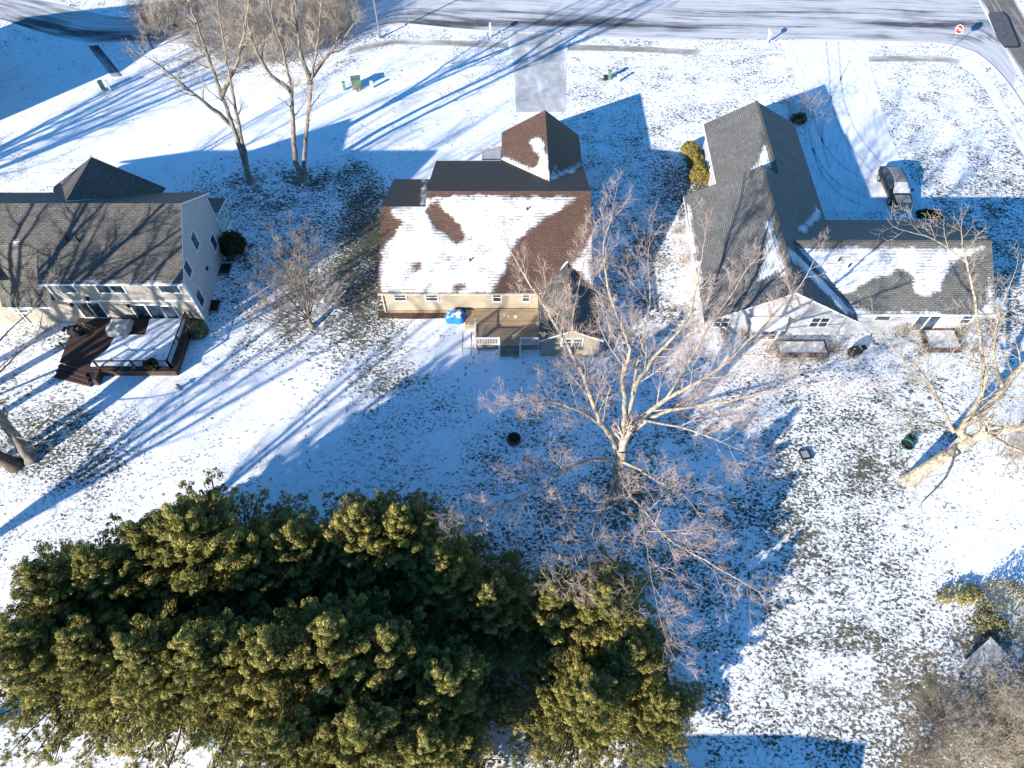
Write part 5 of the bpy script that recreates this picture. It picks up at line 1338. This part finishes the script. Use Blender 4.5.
# street light pole
p = P(380, 38); g = thing('street_lamp', 'grey street lamp pole where the pavement bends', 'street lamp', (p.x, p.y, 0))
MB().tube([(0, 0, 0), (0, 0, 7.5)], [.11, .07], 10).build('pole', M['metal_grey'], g)
MB().tube([(0, 0, 7.4), (.2, .5, 7.8), (.5, 1.6, 7.9)], .04, 6).build('arm', M['metal_grey'], g); MB().box(.35, .65, 1.5, 2.2, 7.8, 7.95).build('lamp_head', M['metal_grey'], g)
MB().lathe([(.2, 0), (.2, .25), (.12, .3)], 10).build('base', M['metal_grey'], g)
# stop sign
p = P(948, 51); g = thing('stop_sign', 'red octagonal stop sign at the street corner', 'street sign', (p.x, p.y, 0), R(-62))
MB().box(-.03, .03, -.03, .03, 0, 2.95).build('post', M['wood'], g)
def octo(r, y0, y1):
    vs = [(r*math.cos(R(22.5+45*i)), y, 2.6+r*math.sin(R(22.5+45*i))) for y in (y0, y1) for i in range(8)]
    mb = MB(); mb.add(vs, [tuple(range(8)), tuple(range(8, 16))[::-1]]+[(i, 8+i, 8+(i+1) % 8, (i+1) % 8) for i in range(8)]); return mb
b = octo(.50, -.06, -.035).build('sign_panel', M['white_plastic'], g); octo(.455, -.066, -.0605).build('sign_face', M['red'], b)
tc = bpy.data.curves.new('lettering', 'FONT'); tc.body = 'STOP'; tc.size = .36; tc.align_x = 'CENTER'; tc.align_y = 'CENTER'; tc.extrude = .004
to = bpy.data.objects.new('lettering', tc); C.objects.link(to)
dg = bpy.context.evaluated_depsgraph_get(); tm = bpy.data.meshes.new_from_object(to.evaluated_get(dg)); bpy.data.objects.remove(to)
tm.materials.clear(); tm.materials.append(M['white_plastic'])
to = bpy.data.objects.new('lettering', tm); C.objects.link(to); to.parent = b; to.location = (0, -.072, 2.6); to.rotation_euler = (math.pi/2, 0, 0)

# ---------------------------------------------------------------- car
def car(loc, rz):
    g = thing('parked_car', 'dark charcoal car with frosted roof and bonnet parked on the snowy driveway', 'car', loc, rz)
    # stations along x (front = +x): (x, half width, z bottom, z belt, z top-of-body)
    st = [(-2.32, .62, .42, .62, .80), (-2.22, .78, .30, .66, .94), (-1.9, .86, .24, .72, .98), (-1.2, .90, .22, .76, 1.0), (0, .91, .22, .76, .99), (.8, .91, .22, .76, .97), (1.25, .90, .22, .74, .93), (1.85, .86, .24, .68, .82), (2.2, .76, .30, .58, .70), (2.33, .58, .40, .50, .58)]
    vs = []; fs = []; K = 10
    for x, w_, zb, zm, zt in st:
        ring = [(-w_*.86, zb), (-w_, zb+.16), (-w_, zm), (-w_*.93, zt-.04), (-w_*.75, zt), (w_*.75, zt), (w_*.93, zt-.04), (w_, zm), (w_, zb+.16), (w_*.86, zb)]
        vs += [(x, y, z) for y, z in ring]
    for i in range(len(st)-1):
        for k in range(K): fs.append((i*K+k, (i+1)*K+k, (i+1)*K+(k+1) % K, i*K+(k+1) % K))
    fs.append(tuple(range(K))); fs.append(tuple(range((len(st)-1)*K, len(st)*K))[::-1])
    fm = []
    for i in range(len(st)-1):
        for k in range(K): fm.append(1 if (k == 4 and i >= 6) else 0)
    fm += [0, 0]
    body = obj('body', vs, fs, [M['carpaint'], M['frost']], g, fm, True)
    md = body.modifiers.new('b', 'BEVEL'); md.width = .03; md.segments = 2
    # cabin: lofted stations (x, half width at the belt, half width at the roof, belt z, roof z)
    cs = [(-2.02, .80, .78, .96, .99), (-1.72, .80, .68, .96, 1.24), (-1.35, .80, .62, .96, 1.42), (-.8, .80, .61, .96, 1.49), (-.1, .80, .61, .96, 1.50), (.32, .80, .62, .96, 1.44), (.72, .80, .68, .955, 1.22), (1.12, .79, .76, .945, .97)]
    rings = []
    for x, w0, w1, zb, zt in cs: rings.append([(x, -w0, zb), (x, -w1, zt-.03*(zt-zb)), (x, -w1*.72, zt+.02), (x, 0, zt+.045), (x, w1*.72, zt+.02), (x, w1, zt-.03*(zt-zb)), (x, w0, zb)])
    def part(name, i0, i1, ks, mat, lift=0.0, par=None):
        V = []; Fs = []
        for i in range(i0, i1):
            for k in ks:
                q = [Vector(rings[i][k]), Vector(rings[i+1][k]), Vector(rings[i+1][k+1]), Vector(rings[i][k+1])]
                ce = sum(q, Vector())/4; n = (q[1]-q[0]).cross(q[3]-q[0]); n = n.normalized() if n.length > 1e-9 else Vector((0, 0, 1))
                if n.dot(ce-Vector((-.4, 0, 1.0))) < 0: n = -n
                b = len(V); V += [p+n*lift for p in q]; Fs.append((b, b+1, b+2, b+3))
        o = obj(name, V, Fs, mat, par or g); 
        m = o.modifiers.new('s', 'SOLIDIFY'); m.thickness = .02; return o
    part('windscreen', 5, 7, range(1, 5), M['frost_glass']); part('rear_window', 0, 2, range(1, 5), M['frost_glass'])
    part('roof_panel', 2, 5, range(1, 5), M['frost'])
    for k in (0, 5):
        part('side_window', 1, 3, (k,), M['glass']); part('side_window', 3, 6, (k,), M['glass'])
        part('pillar', 0, 1, (k,), M['carpaint']); part('pillar', 6, 7, (k,), M['carpaint'])
        sgn = -1 if k == 0 else 1
        mb = MB()
        for i in (1, 3, 6): a = Vector(rings[i][0 if k == 0 else 6]); b_ = Vector(rings[i][1 if k == 0 else 5]); mb.bar(a+Vector((0, sgn*.012, 0)), b_+Vector((0, sgn*.012, 0)), .07, .03)
        for i in range(1, 6): a = Vector(rings[i][1 if k == 0 else 5]); b_ = Vector(rings[i+1][1 if k == 0 else 5]); mb.bar(a, b_, .05, .05)
        mb.build('window_frame', M['carpaint'], g)
    for x in (-1.42, 1.42):
        for s in (-1, 1):
            mb = MB(); mb.tube([(x, s*.72, .33), (x, s*.93, .33)], .33, 20); wv = mb.build('wheel', M['tyre'], g)
            MB().tube([(x, s*.90, .33), (x, s*.945, .33)], .21, 16).build('rim', M['rim'], wv)
    for s in (-1, 1):
        MB().box(2.12, 2.30, s*.62-.16, s*.62+.16, .52, .66).build('headlight', M['lamp_glass'], g)
        MB().box(-2.31, -2.2, s*.62-.15, s*.62+.15, .70, .84).build('tail_light', M['lamp_red'], g)
        MB().box(.72, .90, s*.98-.09, s*.98+.09, .98, 1.12).build('wing_mirror', M['carpaint'], g)
    MB().box(-1.0, .9, -.955, -.90, .60, .64).build('side_trim', M['metal_grey'], g); MB().box(-1.0, .9, .90, .955, .60, .64).build('side_trim', M['metal_grey'], g)
    MB().box(2.3, 2.37, -.26, .26, .36, .48).build('number_plate', M['white_plastic'], g)
    return g
a_, b_ = P(891.5, 165, 1.2), P(904, 201, .75); d = b_-a_
ang = math.atan2(d.y, d.x)
cc = P(896, 186.5, .75); car((cc.x, cc.y, .02), ang); bpy.data.objects['parked_car'].scale = (1.2, 1.1, 1.08)
